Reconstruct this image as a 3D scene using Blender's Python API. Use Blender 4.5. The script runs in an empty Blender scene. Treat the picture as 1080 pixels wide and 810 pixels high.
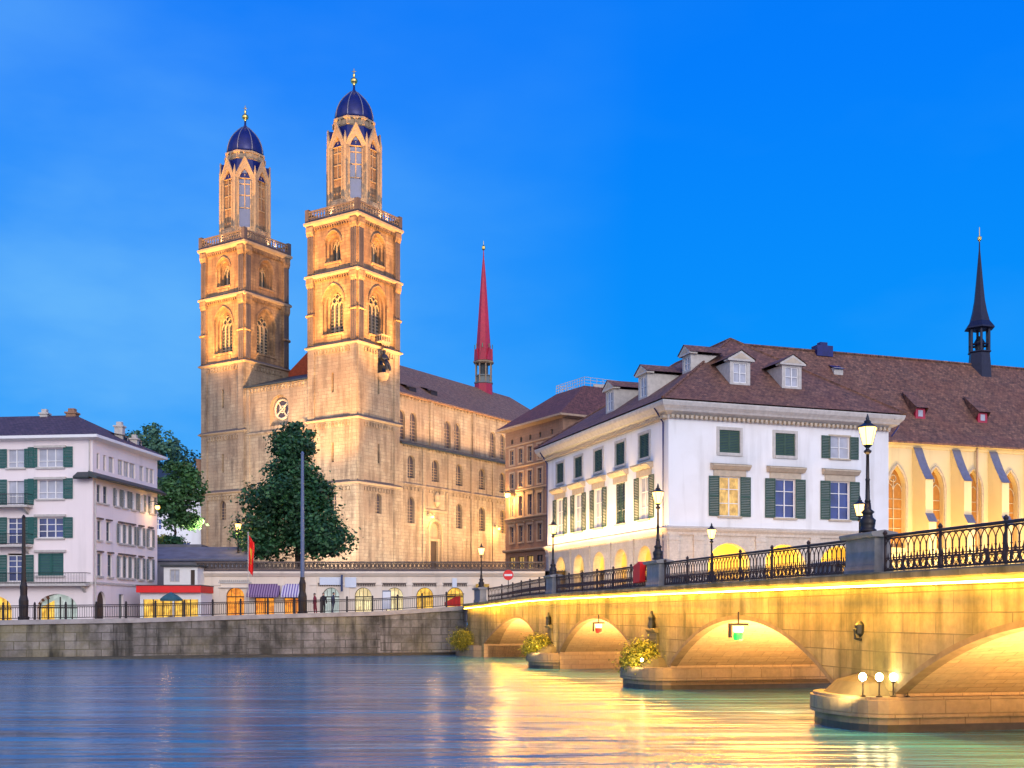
import bpy, math, random
from mathutils import Vector, Matrix
random.seed(7)
S = bpy.context.scene
COL = S.collection
R = math.radians
PI = math.pi

# ------------------------------------------------------------------ camera
cam = bpy.data.objects.new('camera', bpy.data.cameras.new('camera'))
COL.objects.link(cam)
cam.location = (0, 0, 3.2)
cam.rotation_euler = (R(90), 0, 0)
cam.data.sensor_width = 36
cam.data.lens = 36 * 1215 / 1080
cam.data.shift_y = (650 - 405) / 1080
cam.data.clip_start = 0.5
cam.data.clip_end = 3000
S.camera = cam

# ------------------------------------------------------------------ sky, dusk light, exposure
S.view_settings.view_transform = 'Standard'
S.view_settings.look = 'None'
S.view_settings.exposure = 0.0
S.view_settings.gamma = 1.0
S.view_settings.use_curve_mapping = False
S.render.engine = 'CYCLES'
S.cycles.use_denoising = True
S.cycles.max_bounces = 6
S.cycles.diffuse_bounces = 3
S.cycles.glossy_bounces = 3
S.cycles.sample_clamp_indirect = 6.0
S.cycles.caustics_reflective = False
S.cycles.caustics_refractive = False

SUN_EL, SUN_ROT = 18.8, 160.7
W = bpy.data.worlds.new('World')
S.world = W
W.use_nodes = True
nt = W.node_tree
nt.nodes.clear()
def N(t, **k):
    n = nt.nodes.new(t)
    for a, b in k.items():
        setattr(n, a, b)
    return n
def wmath(op, a, b=None, clamp=False):
    n = N('ShaderNodeMath', operation=op, use_clamp=clamp)
    for i, x in enumerate((a, b)):
        if x is None: continue
        if isinstance(x, (int, float)): n.inputs[i].default_value = x
        else: nt.links.new(x, n.inputs[i])
    return n.outputs[0]
def wmix(f, a, b, mode='MIX'):
    n = N('ShaderNodeMix', data_type='RGBA', blend_type=mode)
    for s, x in ((0, f), (6, a), (7, b)):
        if isinstance(x, (int, float)): n.inputs[s].default_value = x
        elif isinstance(x, tuple): n.inputs[s].default_value = (*x, 1)
        else: nt.links.new(x, n.inputs[s])
    return n.outputs[2]
sky = N('ShaderNodeTexSky', sky_type='NISHITA', sun_disc=False)
sky.sun_elevation = R(SUN_EL); sky.sun_rotation = R(SUN_ROT)
tc = N('ShaderNodeTexCoord')
sep = N('ShaderNodeSeparateXYZ'); nt.links.new(tc.outputs['Generated'], sep.inputs[0])
dx, dy, dz = sep.outputs
rmp = N('ShaderNodeValToRGB')
nt.links.new(dz, rmp.inputs[0])
el = rmp.color_ramp.elements
el[0].position = 0.0; el[0].color = (0.03, 0.42, 1.0, 1)
el[1].position = 0.75; el[1].color = (0.0, 0.13, 0.85, 1)
e = el.new(0.20); e.color = (0.0, 0.305, 1.0, 1)
e = el.new(0.42); e.color = (0.0, 0.215, 1.0, 1)
# paler haze and thin cloud low on the left
lf = wmath('MULTIPLY', wmath('SUBTRACT', 0.10, dx), 2.4, True)
lowf = wmath('SUBTRACT', 1.0, wmath('MULTIPLY', dz, 1.7), True)
mp = N('ShaderNodeMapping'); mp.inputs['Scale'].default_value = (2.2, 2.2, 5.5)
nt.links.new(tc.outputs['Generated'], mp.inputs[0])
noi = N('ShaderNodeTexNoise'); noi.inputs['Scale'].default_value = 1.6; noi.inputs['Detail'].default_value = 5; noi.inputs['Roughness'].default_value = .5
nt.links.new(mp.outputs[0], noi.inputs['Vector'])
cl = wmath('ADD', wmath('MULTIPLY', wmath('SUBTRACT', noi.outputs[0], 0.36), 2.6, True), 0.22)
fac = wmath('MULTIPLY', wmath('MULTIPLY', lf, lowf), cl, True)
front = wmix(fac, rmp.outputs[0], (0.24, 0.62, 1.0))
front = wmix(wmath('MULTIPLY', wmath('MULTIPLY', wmath('SUBTRACT', noi.outputs[0], 0.5), 1.2, True), lowf), front, (0.06, 0.42, 1.0))
# afterglow in the western sky behind the photographer
bk = wmath('MULTIPLY', wmath('SUBTRACT', wmath('MULTIPLY', dy, -1.0), 0.05), 1.6, True)
whole = wmix(bk, front, (1.16, 1.16, 1.36))
bg1 = N('ShaderNodeBackground'); bg1.inputs[1].default_value = 0.97
nt.links.new(whole, bg1.inputs[0])
bg2 = N('ShaderNodeBackground'); bg2.inputs[1].default_value = 0.001
nt.links.new(sky.outputs[0], bg2.inputs[0])
ad = N('ShaderNodeAddShader'); nt.links.new(bg1.outputs[0], ad.inputs[0]); nt.links.new(bg2.outputs[0], ad.inputs[1])
wo = N('ShaderNodeOutputWorld'); nt.links.new(ad.outputs[0], wo.inputs[0])

sun = bpy.data.objects.new('sun', bpy.data.lights.new('sun', 'SUN'))
COL.objects.link(sun)
sun.data.energy = 1.2
sun.data.angle = R(25)
sun.data.color = (1.0, 0.95, 0.97)
sun.rotation_euler = Vector((-0.35, 1.0, -0.36)).to_track_quat('-Z', 'Y').to_euler()

# ------------------------------------------------------------------ helpers
class Fr:
    """a facade frame: a runs along the wall, b out of it, z up"""
    def __init__(s, o, u, n):
        s.o = Vector((o[0], o[1], 0)); s.u = Vector((u[0], u[1], 0)).normalized(); s.n = Vector((n[0], n[1], 0)).normalized()
    def p(s, a, b, z):
        v = s.o + s.u * a + s.n * b
        return Vector((v.x, v.y, z))
    def rot(s):
        return math.atan2(s.n.x, -s.n.y)
WORLD = Fr((0, 0), (1, 0), (0, 1))
LOC = Fr((0, 0), (1, 0), (0, -1))     # local facade frame: outward is -y

def arch_pts(a0, a1, zs, zt, kind, n=8):
    """points along an arch from (a0,zs) over to (a1,zs), apex zt"""
    w = (a1 - a0) / 2; c = (a0 + a1) / 2; h = zt - zs
    pts = []
    if kind == 'round':
        for i in range(2 * n + 1):
            t = PI - PI * i / (2 * n)
            pts.append((c + w * math.cos(t), zs + h * math.sin(t)))
    else:
        # pointed: circle arcs through springing and apex, vertical at the springing
        r = (w * w + h * h) / (2 * w)
        tm = math.asin(min(1, h / r))
        for i in range(n + 1):
            t = tm * i / n
            pts.append((a0 + r - r * math.cos(t), zs + r * math.sin(t)))
        for i in range(n - 1, -1, -1):
            t = tm * i / n
            pts.append((a1 - r + r * math.cos(t), zs + r * math.sin(t)))
    return pts

class MB:
    def __init__(s):
        s.v = []; s.f = []; s.m = []
    def face(s, pts, m=0):
        i = len(s.v); s.v.extend([tuple(p) for p in pts]); s.f.append(tuple(range(i, i + len(pts)))); s.m.append(m)
    def add(s, vs, fs, m=0):
        i = len(s.v); s.v.extend([tuple(p) for p in vs])
        for f in fs:
            s.f.append(tuple(i + k for k in f)); s.m.append(m)
    def box(s, a0, a1, b0, b1, z0, z1, fr=WORLD, m=0):
        P = [fr.p(a, b, z) for z in (z0, z1) for b in (b0, b1) for a in (a0, a1)]
        s.add(P, [(0, 1, 3, 2), (4, 6, 7, 5), (0, 4, 5, 1), (2, 3, 7, 6), (0, 2, 6, 4), (1, 5, 7, 3)], m)
    def prism(s, outline, b0, b1, fr=WORLD, m=0):
        """outline in (a,z), extruded along b"""
        n = len(outline)
        A = [fr.p(a, b0, z) for a, z in outline]; B = [fr.p(a, b1, z) for a, z in outline]
        s.add(A + B, [tuple(range(n)), tuple(range(2 * n - 1, n - 1, -1))] + [(i, (i + 1) % n, n + (i + 1) % n, n + i) for i in range(n)], m)
    def profile(s, prof, a0, a1, fr=WORLD, m=0):
        """closed outline in (b,z), extruded along a"""
        n = len(prof)
        A = [fr.p(a0, b, z) for b, z in prof]; B = [fr.p(a1, b, z) for b, z in prof]
        s.add(A + B, [tuple(range(n)), tuple(range(2 * n - 1, n - 1, -1))] + [(i, (i + 1) % n, n + (i + 1) % n, n + i) for i in range(n)], m)
    def plan(s, pts, z0, z1, m=0, top=True, bottom=False):
        n = len(pts)
        s.add([(x, y, z0) for x, y in pts] + [(x, y, z1) for x, y in pts],
              [(i, (i + 1) % n, n + (i + 1) % n, n + i) for i in range(n)] + ([tuple(range(n, 2 * n))] if top else []) + ([tuple(range(n))] if bottom else []), m)
    def wall(s, fr, a0, a1, z0, z1, holes=(), depth=0.3, b=0.0, m=0, reveal=True):
        """sheet with holes; hole = (a0,a1,z0,z1,kind,zspring) kind None/'round'/'pointed'"""
        A = sorted({a0, a1, *[h[0] for h in holes], *[h[1] for h in holes]})
        Z = sorted({z0, z1, *[h[2] for h in holes], *[h[3] for h in holes]})
        A = [x for x in A if a0 - 1e-6 <= x <= a1 + 1e-6]; Z = [x for x in Z if z0 - 1e-6 <= x <= z1 + 1e-6]
        for i in range(len(A) - 1):
            run = None
            for j in range(len(Z) - 1):
                ca, cz = (A[i] + A[i + 1]) / 2, (Z[j] + Z[j + 1]) / 2
                inside = any(h[0] < ca < h[1] and h[2] < cz < h[3] for h in holes)
                if not inside:
                    if run is None: run = Z[j]
                    end = Z[j + 1]
                if (inside or j == len(Z) - 2) and run is not None:
                    s.face([fr.p(A[i], b, run), fr.p(A[i + 1], b, run), fr.p(A[i + 1], b, end), fr.p(A[i], b, end)], m)
                    run = None
        for h in holes:
            h0, h1, g0, g1 = h[:4]; kind = h[4] if len(h) > 4 else None
            if kind is None:
                loop = [(h0, g0), (h0, g1), (h1, g1), (h1, g0)]
            else:
                arc = arch_pts(h0, h1, h[5], g1, kind)
                loop = [(h0, g0)] + arc + [(h1, g0)]
                k = len(arc) // 2
                for q in range(k):
                    s.face([fr.p(h0, b, arc[q][1]), fr.p(arc[q][0], b, arc[q][1]), fr.p(arc[q + 1][0], b, arc[q + 1][1]), fr.p(h0, b, arc[q + 1][1])], m)
                for q in range(k, len(arc) - 1):
                    s.face([fr.p(h1, b, arc[q][1]), fr.p(arc[q][0], b, arc[q][1]), fr.p(arc[q + 1][0], b, arc[q + 1][1]), fr.p(h1, b, arc[q + 1][1])], m)
            if reveal:
                for q in range(len(loop)):
                    p, r = loop[q], loop[(q + 1) % len(loop)]
                    s.face([fr.p(p[0], b, p[1]), fr.p(r[0], b, r[1]), fr.p(r[0], b - depth, r[1]), fr.p(p[0], b - depth, p[1])], m)
    def lathe(s, c, prof, seg=16, ph=0.0, m=0, fr=None):
        n = len(prof); vs = []; fs = []
        for r, z in prof:
            for k in range(seg):
                t = ph + 2 * PI * k / seg
                vs.append((c[0] + r * math.cos(t), c[1] + r * math.sin(t), z))
        for i in range(n - 1):
            for k in range(seg):
                fs.append((i * seg + k, i * seg + (k + 1) % seg, (i + 1) * seg + (k + 1) % seg, (i + 1) * seg + k))
        fs.append(tuple(range(seg - 1, -1, -1))); fs.append(tuple((n - 1) * seg + k for k in range(seg)))
        s.add(vs, fs, m)
    def tube(s, pts, r, seg=6, m=0, closed=False):
        pts = [Vector(p) for p in pts]; n = len(pts); vs = []; fs = []
        rs = r if isinstance(r, (list, tuple)) else [r] * n
        for i, p in enumerate(pts):
            if closed: t = pts[(i + 1) % n] - pts[i - 1]
            else: t = pts[min(i + 1, n - 1)] - pts[max(i - 1, 0)]
            t.normalize()
            x = t.cross(Vector((0, 0, 1)))
            if x.length < 1e-3: x = Vector((1, 0, 0))
            x.normalize(); y = x.cross(t).normalized()
            for k in range(seg):
                a = 2 * PI * k / seg
                vs.append(p + (x * math.cos(a) + y * math.sin(a)) * rs[i])
        for i in range(n if closed else n - 1):
            j = (i + 1) % n
            for k in range(seg):
                fs.append((i * seg + k, i * seg + (k + 1) % seg, j * seg + (k + 1) % seg, j * seg + k))
        if not closed:
            fs.append(tuple(range(seg - 1, -1, -1))); fs.append(tuple((n - 1) * seg + k for k in range(seg)))
        s.add(vs, fs, m)
    def build(s, name, mats, parent=None, local=False, smooth=False, loc=None):
        if not isinstance(mats, (list, tuple)): mats = [mats]
        vs = [Vector(v) for v in s.v]
        if local: L = Vector((0, 0, 0))
        elif loc is not None: L = Vector(loc)
        else:
            xs = [v.x for v in vs]; ys = [v.y for v in vs]; zs = [v.z for v in vs]
            L = Vector(((min(xs) + max(xs)) / 2, (min(ys) + max(ys)) / 2, min(zs)))
        me = bpy.data.meshes.new(name)
        me.from_pydata([tuple(v - L) for v in vs], [], s.f)
        uv = me.uv_layers.new(name='UVMap').data
        for poly in me.polygons:
            nn = poly.normal
            if abs(nn.z) > 0.93: T, B = Vector((1, 0, 0)), Vector((0, 1, 0))
            else:
                T = Vector((0, 0, 1)).cross(nn).normalized(); B = nn.cross(T)
                if B.z < 0: B = -B
            for li in poly.loop_indices:
                p = vs[me.loops[li].vertex_index]
                uv[li].uv = (p.dot(T), p.dot(B))
            poly.use_smooth = smooth
        for m in mats: me.materials.append(m)
        if len(mats) > 1: me.polygons.foreach_set('material_index', s.m)
        o = bpy.data.objects.new(name, me); COL.objects.link(o)
        if parent is not None:
            o.parent = parent
            o.location = L - (Vector(parent.get('_w', (0, 0, 0))) if not local else Vector((0, 0, 0)))
        else: o.location = L
        if not local: WLOC[o.name] = L
        o_w(o, L)
        return o
WLOC = {}
_w = {}
def o_w(o, L): _w[o.name] = Vector(L)
def wl(o): return _w.get(o.name, Vector((0, 0, 0)))
def build(mb, name, mats, parent=None, smooth=False):
    """world-space mesh under a parent that has only a translation"""
    o = mb.build(name, mats, None, smooth=smooth)
    if parent is not None:
        o.parent = parent; o.location = wl(o) - wl(parent)
    return o
def tag(o, label, cat, group=None, kind=None):
    if label: o['label'] = label
    if cat: o['category'] = cat
    if group: o['group'] = group
    if kind: o['kind'] = kind
    return o
def thing(name, label, cat, loc=(0, 0, 0), rz=0, group=None):
    o = bpy.data.objects.new(name, None); COL.objects.link(o)
    o.location = loc; o.rotation_euler = (0, 0, rz); o.empty_display_size = .5
    _w[o.name] = Vector(loc)
    return tag(o, label, cat, group)
KIDS = {}
def kids(o): return [c for c in COL.objects if c.parent == o]
def copy_tree(o, parent=None, depth=0):
    c = o.copy(); COL.objects.link(c)
    if parent is not None: c.parent = parent
    for ch in KIDS.get(o.name, ()): copy_tree(ch, c, depth + 1)
    return c
def reg(o, ch): KIDS.setdefault(o.name, []).append(ch); return ch
def place(proto, fr, a, b, z, parent, used=set()):
    """put a copy of a local part on a facade"""
    if proto.name in used: c = copy_tree(proto)
    else: used.add(proto.name); c = proto
    c.parent = parent
    c.location = fr.p(a, b, z) - wl(parent)
    c.rotation_euler = (0, 0, fr.rot())
    return c

# ------------------------------------------------------------------ materials
class Mat:
    def __init__(s, name):
        s.m = bpy.data.materials.new(name); s.m.use_nodes = True
        s.t = s.m.node_tree; s.b = s.t.nodes['Principled BSDF']
    def n(s, t, **k):
        n = s.t.nodes.new(t)
        for a, b in k.items(): setattr(n, a, b)
        return n
    def l(s, a, b): s.t.links.new(a, b)
    def noise(s, scale, detail=5, stretch=None, coord='pos', rough=.55):
        if coord == 'pos': src = s.n('ShaderNodeNewGeometry').outputs['Position']
        elif coord == 'obj': src = s.n('ShaderNodeTexCoord').outputs['Object']
        else: src = s.n('ShaderNodeTexCoord').outputs['UV']
        if stretch:
            mp = s.n('ShaderNodeMapping'); mp.inputs['Scale'].default_value = stretch; s.l(src, mp.inputs[0]); src = mp.outputs[0]
        n = s.n('ShaderNodeTexNoise'); n.inputs['Scale'].default_value = scale; n.inputs['Detail'].default_value = detail; n.inputs['Roughness'].default_value = rough
        s.l(src, n.inputs['Vector']); return n.outputs[0]
    def ramp(s, x, lo, hi, c0=(0, 0, 0), c1=(1, 1, 1)):
        r = s.n('ShaderNodeValToRGB'); s.l(x, r.inputs[0])
        r.color_ramp.elements[0].position = lo; r.color_ramp.elements[0].color = (*c0, 1)
        r.color_ramp.elements[1].position = hi; r.color_ramp.elements[1].color = (*c1, 1)
        return r.outputs[0]
    def mix(s, f, a, b, mode='MIX'):
        n = s.n('ShaderNodeMix', data_type='RGBA', blend_type=mode)
        for i, x in ((0, f), (6, a), (7, b)):
            if isinstance(x, (int, float)): n.inputs[i].default_value = x
            elif isinstance(x, tuple): n.inputs[i].default_value = (*x, 1)
            else: s.l(x, n.inputs[i])
        return n.outputs[2]
    def set(s, col=None, rough=None, metal=None, bump=None, bstr=.3, bdist=.02, spec=None):
        if col is not None:
            if isinstance(col, tuple): s.b.inputs['Base Color'].default_value = (*col, 1)
            else: s.l(col, s.b.inputs['Base Color'])
        if rough is not None:
            if isinstance(rough, (int, float)): s.b.inputs['Roughness'].default_value = rough
            else: s.l(rough, s.b.inputs['Roughness'])
        if metal is not None: s.b.inputs['Metallic'].default_value = metal
        if spec is not None: s.b.inputs['Specular IOR Level'].default_value = spec
        if bump is not None:
            b = s.n('ShaderNodeBump'); b.inputs['Strength'].default_value = bstr; b.inputs['Distance'].default_value = bdist
            s.l(bump, b.inputs['Height']); s.l(b.outputs[0], s.b.inputs['Normal'])
        return s.m
def masonry(name, c1, c2, mortar, bw, bh, stain, lo=.42, hi=.72, streak=0.5, bstr=.5, msize=.02, patch=None, scol2=None, slo=.5, shi=.75, vs=.12):
    M = Mat(name)
    uv = M.n('ShaderNodeTexCoord').outputs['UV']
    b = M.n('ShaderNodeTexBrick'); M.l(uv, b.inputs['Vector'])
    b.inputs['Scale'].default_value = 1; b.inputs['Brick Width'].default_value = bw; b.inputs['Row Height'].default_value = bh
    b.inputs['Mortar Size'].default_value = msize; b.inputs['Mortar Smooth'].default_value = .3
    b.inputs['Color1'].default_value = (*c1, 1); b.inputs['Color2'].default_value = (*c2, 1); b.inputs['Mortar'].default_value = (*mortar, 1)
    n1 = M.noise(.55, 7, rough=.65); n2 = M.noise(1.1, 5, (1, 1, vs)); n3 = M.noise(6, 4)
    n4 = M.noise(.16, 4)
    col = M.mix(M.ramp(n1, lo, hi), b.outputs[0], stain)
    if patch: col = M.mix(M.ramp(n4, .45, .62), col, M.mix(.55, col, patch))
    n5 = M.noise(.7, 5)
    sk = M.mix(1.0, M.ramp(n2, slo, shi, (0, 0, 0), (streak,) * 3), M.ramp(n5, .30, .54, (.2, .2, .2), (1, 1, 1)), 'MULTIPLY')
    col = M.mix(sk, col, scol2 or tuple(x * .45 for x in stain))
    col = M.mix(.35, col, M.ramp(n3, .25, .8, (.45, .45, .45), (1.2, 1.2, 1.2)), 'MULTIPLY')
    h = M.mix(.5, b.outputs[1], n3)
    inv = M.n('ShaderNodeInvert'); M.l(h, inv.inputs[1])
    return M.set(col, .88, bump=inv.outputs[0], bstr=bstr, bdist=.03)
def plaster(name, c, stain, amt=.35, rough=.85):
    M = Mat(name)
    n1 = M.noise(.35, 6); n2 = M.noise(.9, 5, (1, 1, .1)); n3 = M.noise(9, 3)
    col = M.mix(M.ramp(n1, .4, .8, (0, 0, 0), (amt,) * 3), c, stain)
    col = M.mix(M.ramp(n2, .55, .8, (0, 0, 0), (amt,) * 3), col, tuple(x * .6 for x in stain))
    return M.set(col, rough, bump=n3, bstr=.15, bdist=.01)
def tiles(name, c1, c2, c3):
    M = Mat(name)
    uv = M.n('ShaderNodeTexCoord').outputs['UV']
    b = M.n('ShaderNodeTexBrick'); M.l(uv, b.inputs['Vector'])
    b.inputs['Scale'].default_value = 1; b.inputs['Brick Width'].default_value = .34; b.inputs['Row Height'].default_value = .26
    b.inputs['Mortar Size'].default_value = .022; b.inputs['Mortar Smooth'].default_value = .4
    b.inputs['Color1'].default_value = (*c1, 1); b.inputs['Color2'].default_value = (*c2, 1); b.inputs['Mortar'].default_value = (*[x * .35 for x in c1], 1)
    n1 = M.noise(.45, 6); n2 = M.noise(2.6, 5)
    col = M.mix(M.ramp(n1, .4, .7), b.outputs[0], M.mix(.6, b.outputs[0], c3))
    col = M.mix(.75, col, M.ramp(n2, .3, .72, (.35, .35, .38), (1.5, 1.45, 1.45)), 'MULTIPLY')
    inv = M.n('ShaderNodeInvert'); M.l(b.outputs[1], inv.inputs[1])
    return M.set(col, .75, bump=inv.outputs[0], bstr=.7, bdist=.05)
def plain(name, c, rough=.6, metal=0, var=.3, scale=3):
    M = Mat(name)
    n1 = M.noise(scale, 4)
    col = M.mix(var, c, M.ramp(n1, .3, .75, tuple(x * .45 for x in c), tuple(min(1, x * 1.4) for x in c)))
    return M.set(col, rough, metal=metal)
def emit(name, c, strength, var=0.0, scale=1.5, dark=(.2, .08, .02)):
    M = Mat(name)
    M.b.inputs['Base Color'].default_value = (*[x * .3 for x in c], 1)
    M.b.inputs['Emission Strength'].default_value = strength
    if var:
        n1 = M.noise(scale * 1.9, 4, (1.0, 1.0, .8)); n2 = M.noise(scale * 6, 2, (1, 1, .35))
        col = M.mix(M.ramp(n1, .40, .56, (var,) * 3, (0, 0, 0)), c, dark)
        col = M.mix(M.ramp(n2, .44, .56, (var * .8,) * 3, (0, 0, 0)), col, tuple(x * .55 for x in c))
        M.l(col, M.b.inputs['Emission Color'])
    else: M.b.inputs['Emission Color'].default_value = (*c, 1)
    return M.m
def glass(name, c, rough=.08):
    M = Mat(name)
    n = M.noise(.6, 2); 
    return M.set(M.mix(M.ramp(n, .35, .65), c, tuple(min(1, x * 2.2) for x in c)), rough, bump=M.noise(1.2, 2), bstr=.06, bdist=.05, spec=.8)

m_church = masonry('church_sandstone', (.44, .355, .25), (.33, .26, .18), (.21, .16, .12), 1.2, .46, (.32, .23, .155), lo=.38, hi=.68, streak=.7, slo=.45, shi=.66, scol2=(.10, .07, .055), patch=(.25, .17, .12), msize=.03, bstr=.8)
m_tower = masonry('tower_sandstone', (.50, .315, .16), (.37, .23, .115), (.20, .12, .065), 1.0, .46, (.22, .125, .065), lo=.38, hi=.66, streak=.75, slo=.44, shi=.64, scol2=(.07, .045, .035), patch=(.20, .11, .07), msize=.03, bstr=.8)
m_trim = masonry('church_trim_stone', (.45, .32, .19), (.39, .28, .17), (.32, .23, .15), 1.3, .5, (.28, .21, .16), streak=.3)
m_shaft = masonry('shaded_shaft_stone', (.11, .085, .09), (.085, .07, .08), (.07, .055, .06), .8, .6, (.06, .05, .06), streak=.4)  # bluish shadow of the corner shafts put into the stone colour
m_string = plain('dark_string_course', (.13, .10, .09), .9)  # dark stone; on the tower ledge tops it paints in their shade
m_bridge = masonry('bridge_stone', (.36, .29, .145), (.29, .23, .11), (.12, .095, .05), 1.6, .55, (.17, .13, .05), lo=.42, hi=.7, streak=.9, scol2=(.075, .07, .03), slo=.42, shi=.62, msize=.02, patch=(.15, .15, .14))
m_soffit = masonry('vault_stone', (.45, .34, .21), (.37, .275, .165), (.26, .19, .12), .9, .28, (.36, .29, .2), streak=.2)
m_pier = masonry('pier_stone', (.32, .26, .18), (.27, .215, .15), (.16, .13, .09), 1.4, .5, (.2, .17, .12), streak=.6, scol2=(.05, .05, .05))
m_wet = plain('wet_algae_stone', (.045, .045, .04), .35, var=.6)
m_pedestal = masonry('granite_pedestal', (.30, .29, .30), (.27, .26, .27), (.2, .2, .2), 3, .9, (.19, .18, .18), streak=.7, scol2=(.09, .09, .09), msize=.006)
m_quay = masonry('quay_stone', (.33, .31, .295), (.20, .185, .175), (.085, .08, .07), 1.7, .62, (.085, .08, .06), lo=.40, hi=.66, streak=.92, slo=.45, shi=.62, scol2=(.022, .022, .018), patch=(.24, .21, .09), msize=.035, vs=.10)
m_coping = plain('coping_stone', (.34, .32, .31), .8, var=.5, scale=1.5)
m_helm = plaster('white_render', (.82, .82, .83), (.60, .57, .53), .45)
m_left = plaster('pale_pink_render', (.84, .75, .75), (.62, .55, .53), .25)
m_cream = plaster('cream_render', (.62, .55, .44), (.46, .38, .28), .4)
m_kirk = plaster('chapel_render', (.72, .60, .36), (.58, .45, .24), .35)
m_arcade = plaster('terrace_arcade_stone', (.80, .69, .58), (.58, .47, .38), .4)
m_sand = masonry('arcade_sandstone', (.70, .62, .53), (.64, .56, .47), (.48, .42, .36), 1.8, .6, (.56, .47, .38), streak=.25, msize=.008)
m_brown = masonry('brown_stone', (.36, .20, .13), (.31, .18, .12), (.22, .14, .1), .9, .4, (.26, .15, .10), streak=.35)
m_browntrim = plain('brown_stone_trim', (.40, .28, .20), .85)
m_grey = plain('grey_stone_trim', (.52, .49, .46), .85, var=.3)
m_goldtrim = plain('sandstone_window_trim', (.50, .42, .32), .85, var=.3)
m_roof = tiles('brown_roof_tiles', (.27, .135, .085), (.13, .068, .052), (.18, .07, .042))
m_roof_nave = tiles('nave_roof_tiles', (.38, .21, .115), (.22, .13, .08), (.24, .11, .06))
m_roof_left = tiles('purple_roof_tiles', (.13, .08, .095), (.085, .055, .07), (.07, .045, .06))
m_roof_brown = tiles('red_brown_roof_tiles', (.20, .08, .065), (.12, .05, .045), (.11, .045, .038))
m_slate = plain('dark_slate', (.035, .045, .05), .55, var=.5)
m_needle = plain('dark_spire_lead', (.012, .014, .04), .45, metal=.2, var=.5)
m_lantglass = plain('lantern_glass_sky_tint', (.03, .042, .16), .25, var=.4, scale=1.5)  # reflected sky blue painted into the pane colour
m_lead = plain('blue_black_lead', (.010, .016, .13), .38, metal=.25, var=.5, scale=2)
m_red = plain('red_copper_paint', (.42, .02, .055), .45, var=.35, scale=2)
m_redpaint = plain('bright_red', (.75, .012, .012), .5, var=.12)
m_orange_roof = plain('red_orange_tiles', (.42, .075, .03), .7, var=.5)
m_gold = plain('gilding', (.85, .60, .18), .25, metal=1, var=.1)
m_iron = plain('dark_iron', (.022, .017, .018), .45, metal=.3, var=.4)
m_bridgeiron = plain('brown_painted_iron', (.055, .030, .026), .5, metal=.2, var=.4)
m_bronze = plain('dark_bronze', (.03, .035, .045), .4, metal=.6)
m_copper = plain('buttress_lead_cover', (.20, .20, .26), .45, metal=.3, var=.3)
m_green = plain('green_shutter_paint', (.035, .085, .062), .55, var=.25)
m_teal = plain('teal_shutter_paint', (.015, .105, .095), .55, var=.25)
m_greyshut = plain('grey_green_shutter_paint', (.17, .20, .20), .6, var=.25)
m_white = plain('white_window_paint', (.78, .78, .78), .5, var=.08)
m_wood = plain('dark_door_wood', (.05, .03, .022), .6)
m_glass = glass('window_glass', (.03, .04, .07))
m_glassb = glass('sky_tinted_window_glass', (.015, .03, .12))  # blue of the mirrored sky put into the glass colour
m_curtain = plain('net_curtain_glass', (.42, .44, .52), .25, var=.4, scale=1.2)
m_leaded = plain('leaded_church_glass', (.055, .045, .06), .3, var=.6, scale=4)
m_litpane = emit('lit_window', (1.0, .62, .18), .75, .8, 1.1)
m_chapelglow = emit('chapel_pane_glow', (1.0, .42, .06), .16, .8, 1.0)  # panes emit dimly to stand for the floodlight falling on them
m_shop = emit('shop_interior_yellow', (1.0, .60, .08), 1.15, .85, 1.0, (.30, .10, .0))
m_shopo = emit('shop_interior_orange', (1.0, .36, .03), 1.15, .8, 1.0, (.35, .05, .01))
m_shopw = emit('shop_interior_white', (1.0, .84, .45), 1.0, .7, 1.0, (.45, .28, .08))
m_shopg = emit('shop_interior_green_white', (.80, .90, .84), .55, .8, .8, (.25, .4, .35))
m_lamp = emit('lamp_glass', (1.0, .56, .14), 6)
m_bulb = emit('flood_bulb', (1.0, .78, .36), 60)
m_strip = emit('light_strip', (1.0, .52, .06), 85, .75, .45, (.35, .16, .01))
m_greenlamp = emit('green_signal_glass', (.03, 1.0, .16), .9)
m_whitelamp = emit('white_signal_glass', (1.0, .92, .75), 1.4)
m_redlamp = emit('red_signal_glass', (1.0, .04, .02), .9)
m_moss = plain('mossy_stained_stone', (.085, .075, .05), .9, var=.7, scale=1.5)
m_ring = plain('arch_edge_shade_tone', (.20, .15, .09), .9, var=.5)  # edge shadow of the arches as a dark colour
m_deck = plain('asphalt', (.06, .06, .065), .9)
m_ground = plain('street_paving', (.16, .15, .15), .85, var=.4, scale=.6)
m_bark = plain('bark', (.045, .032, .025), .9, var=.5)
m_bluepole = plain('blue_grey_mast_paint', (.09, .13, .24), .5, var=.2)
m_concrete = plain('grey_retaining_stone', (.17, .17, .20), .85, var=.5, scale=.8)
def leafmat(name, c0, c1, c2):
    M = Mat(name)
    r = M.n('ShaderNodeNewGeometry').outputs['Random Per Island']
    rp = M.n('ShaderNodeValToRGB'); M.l(r, rp.inputs[0])
    rp.color_ramp.elements[0].color = (*c0, 1); rp.color_ramp.elements[1].color = (*c2, 1)
    e = rp.color_ramp.elements.new(.5); e.color = (*c1, 1)
    n = M.noise(.5, 3)
    col = M.mix(.6, rp.outputs[0], M.ramp(n, .35, .65, (.5, .55, .5), (1.5, 1.45, 1.3)), 'MULTIPLY')
    return M.set(col, .6)
m_leaf = leafmat('dark_leaves', (.008, .046, .020), (.016, .080, .030), (.040, .130, .040))
m_leaf2 = leafmat('mid_leaves', (.022, .085, .025), (.04, .125, .032), (.07, .18, .05))
m_leaf3 = leafmat('blue_green_leaves', (.03, .10, .08), (.06, .16, .11), (.10, .22, .11))
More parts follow.
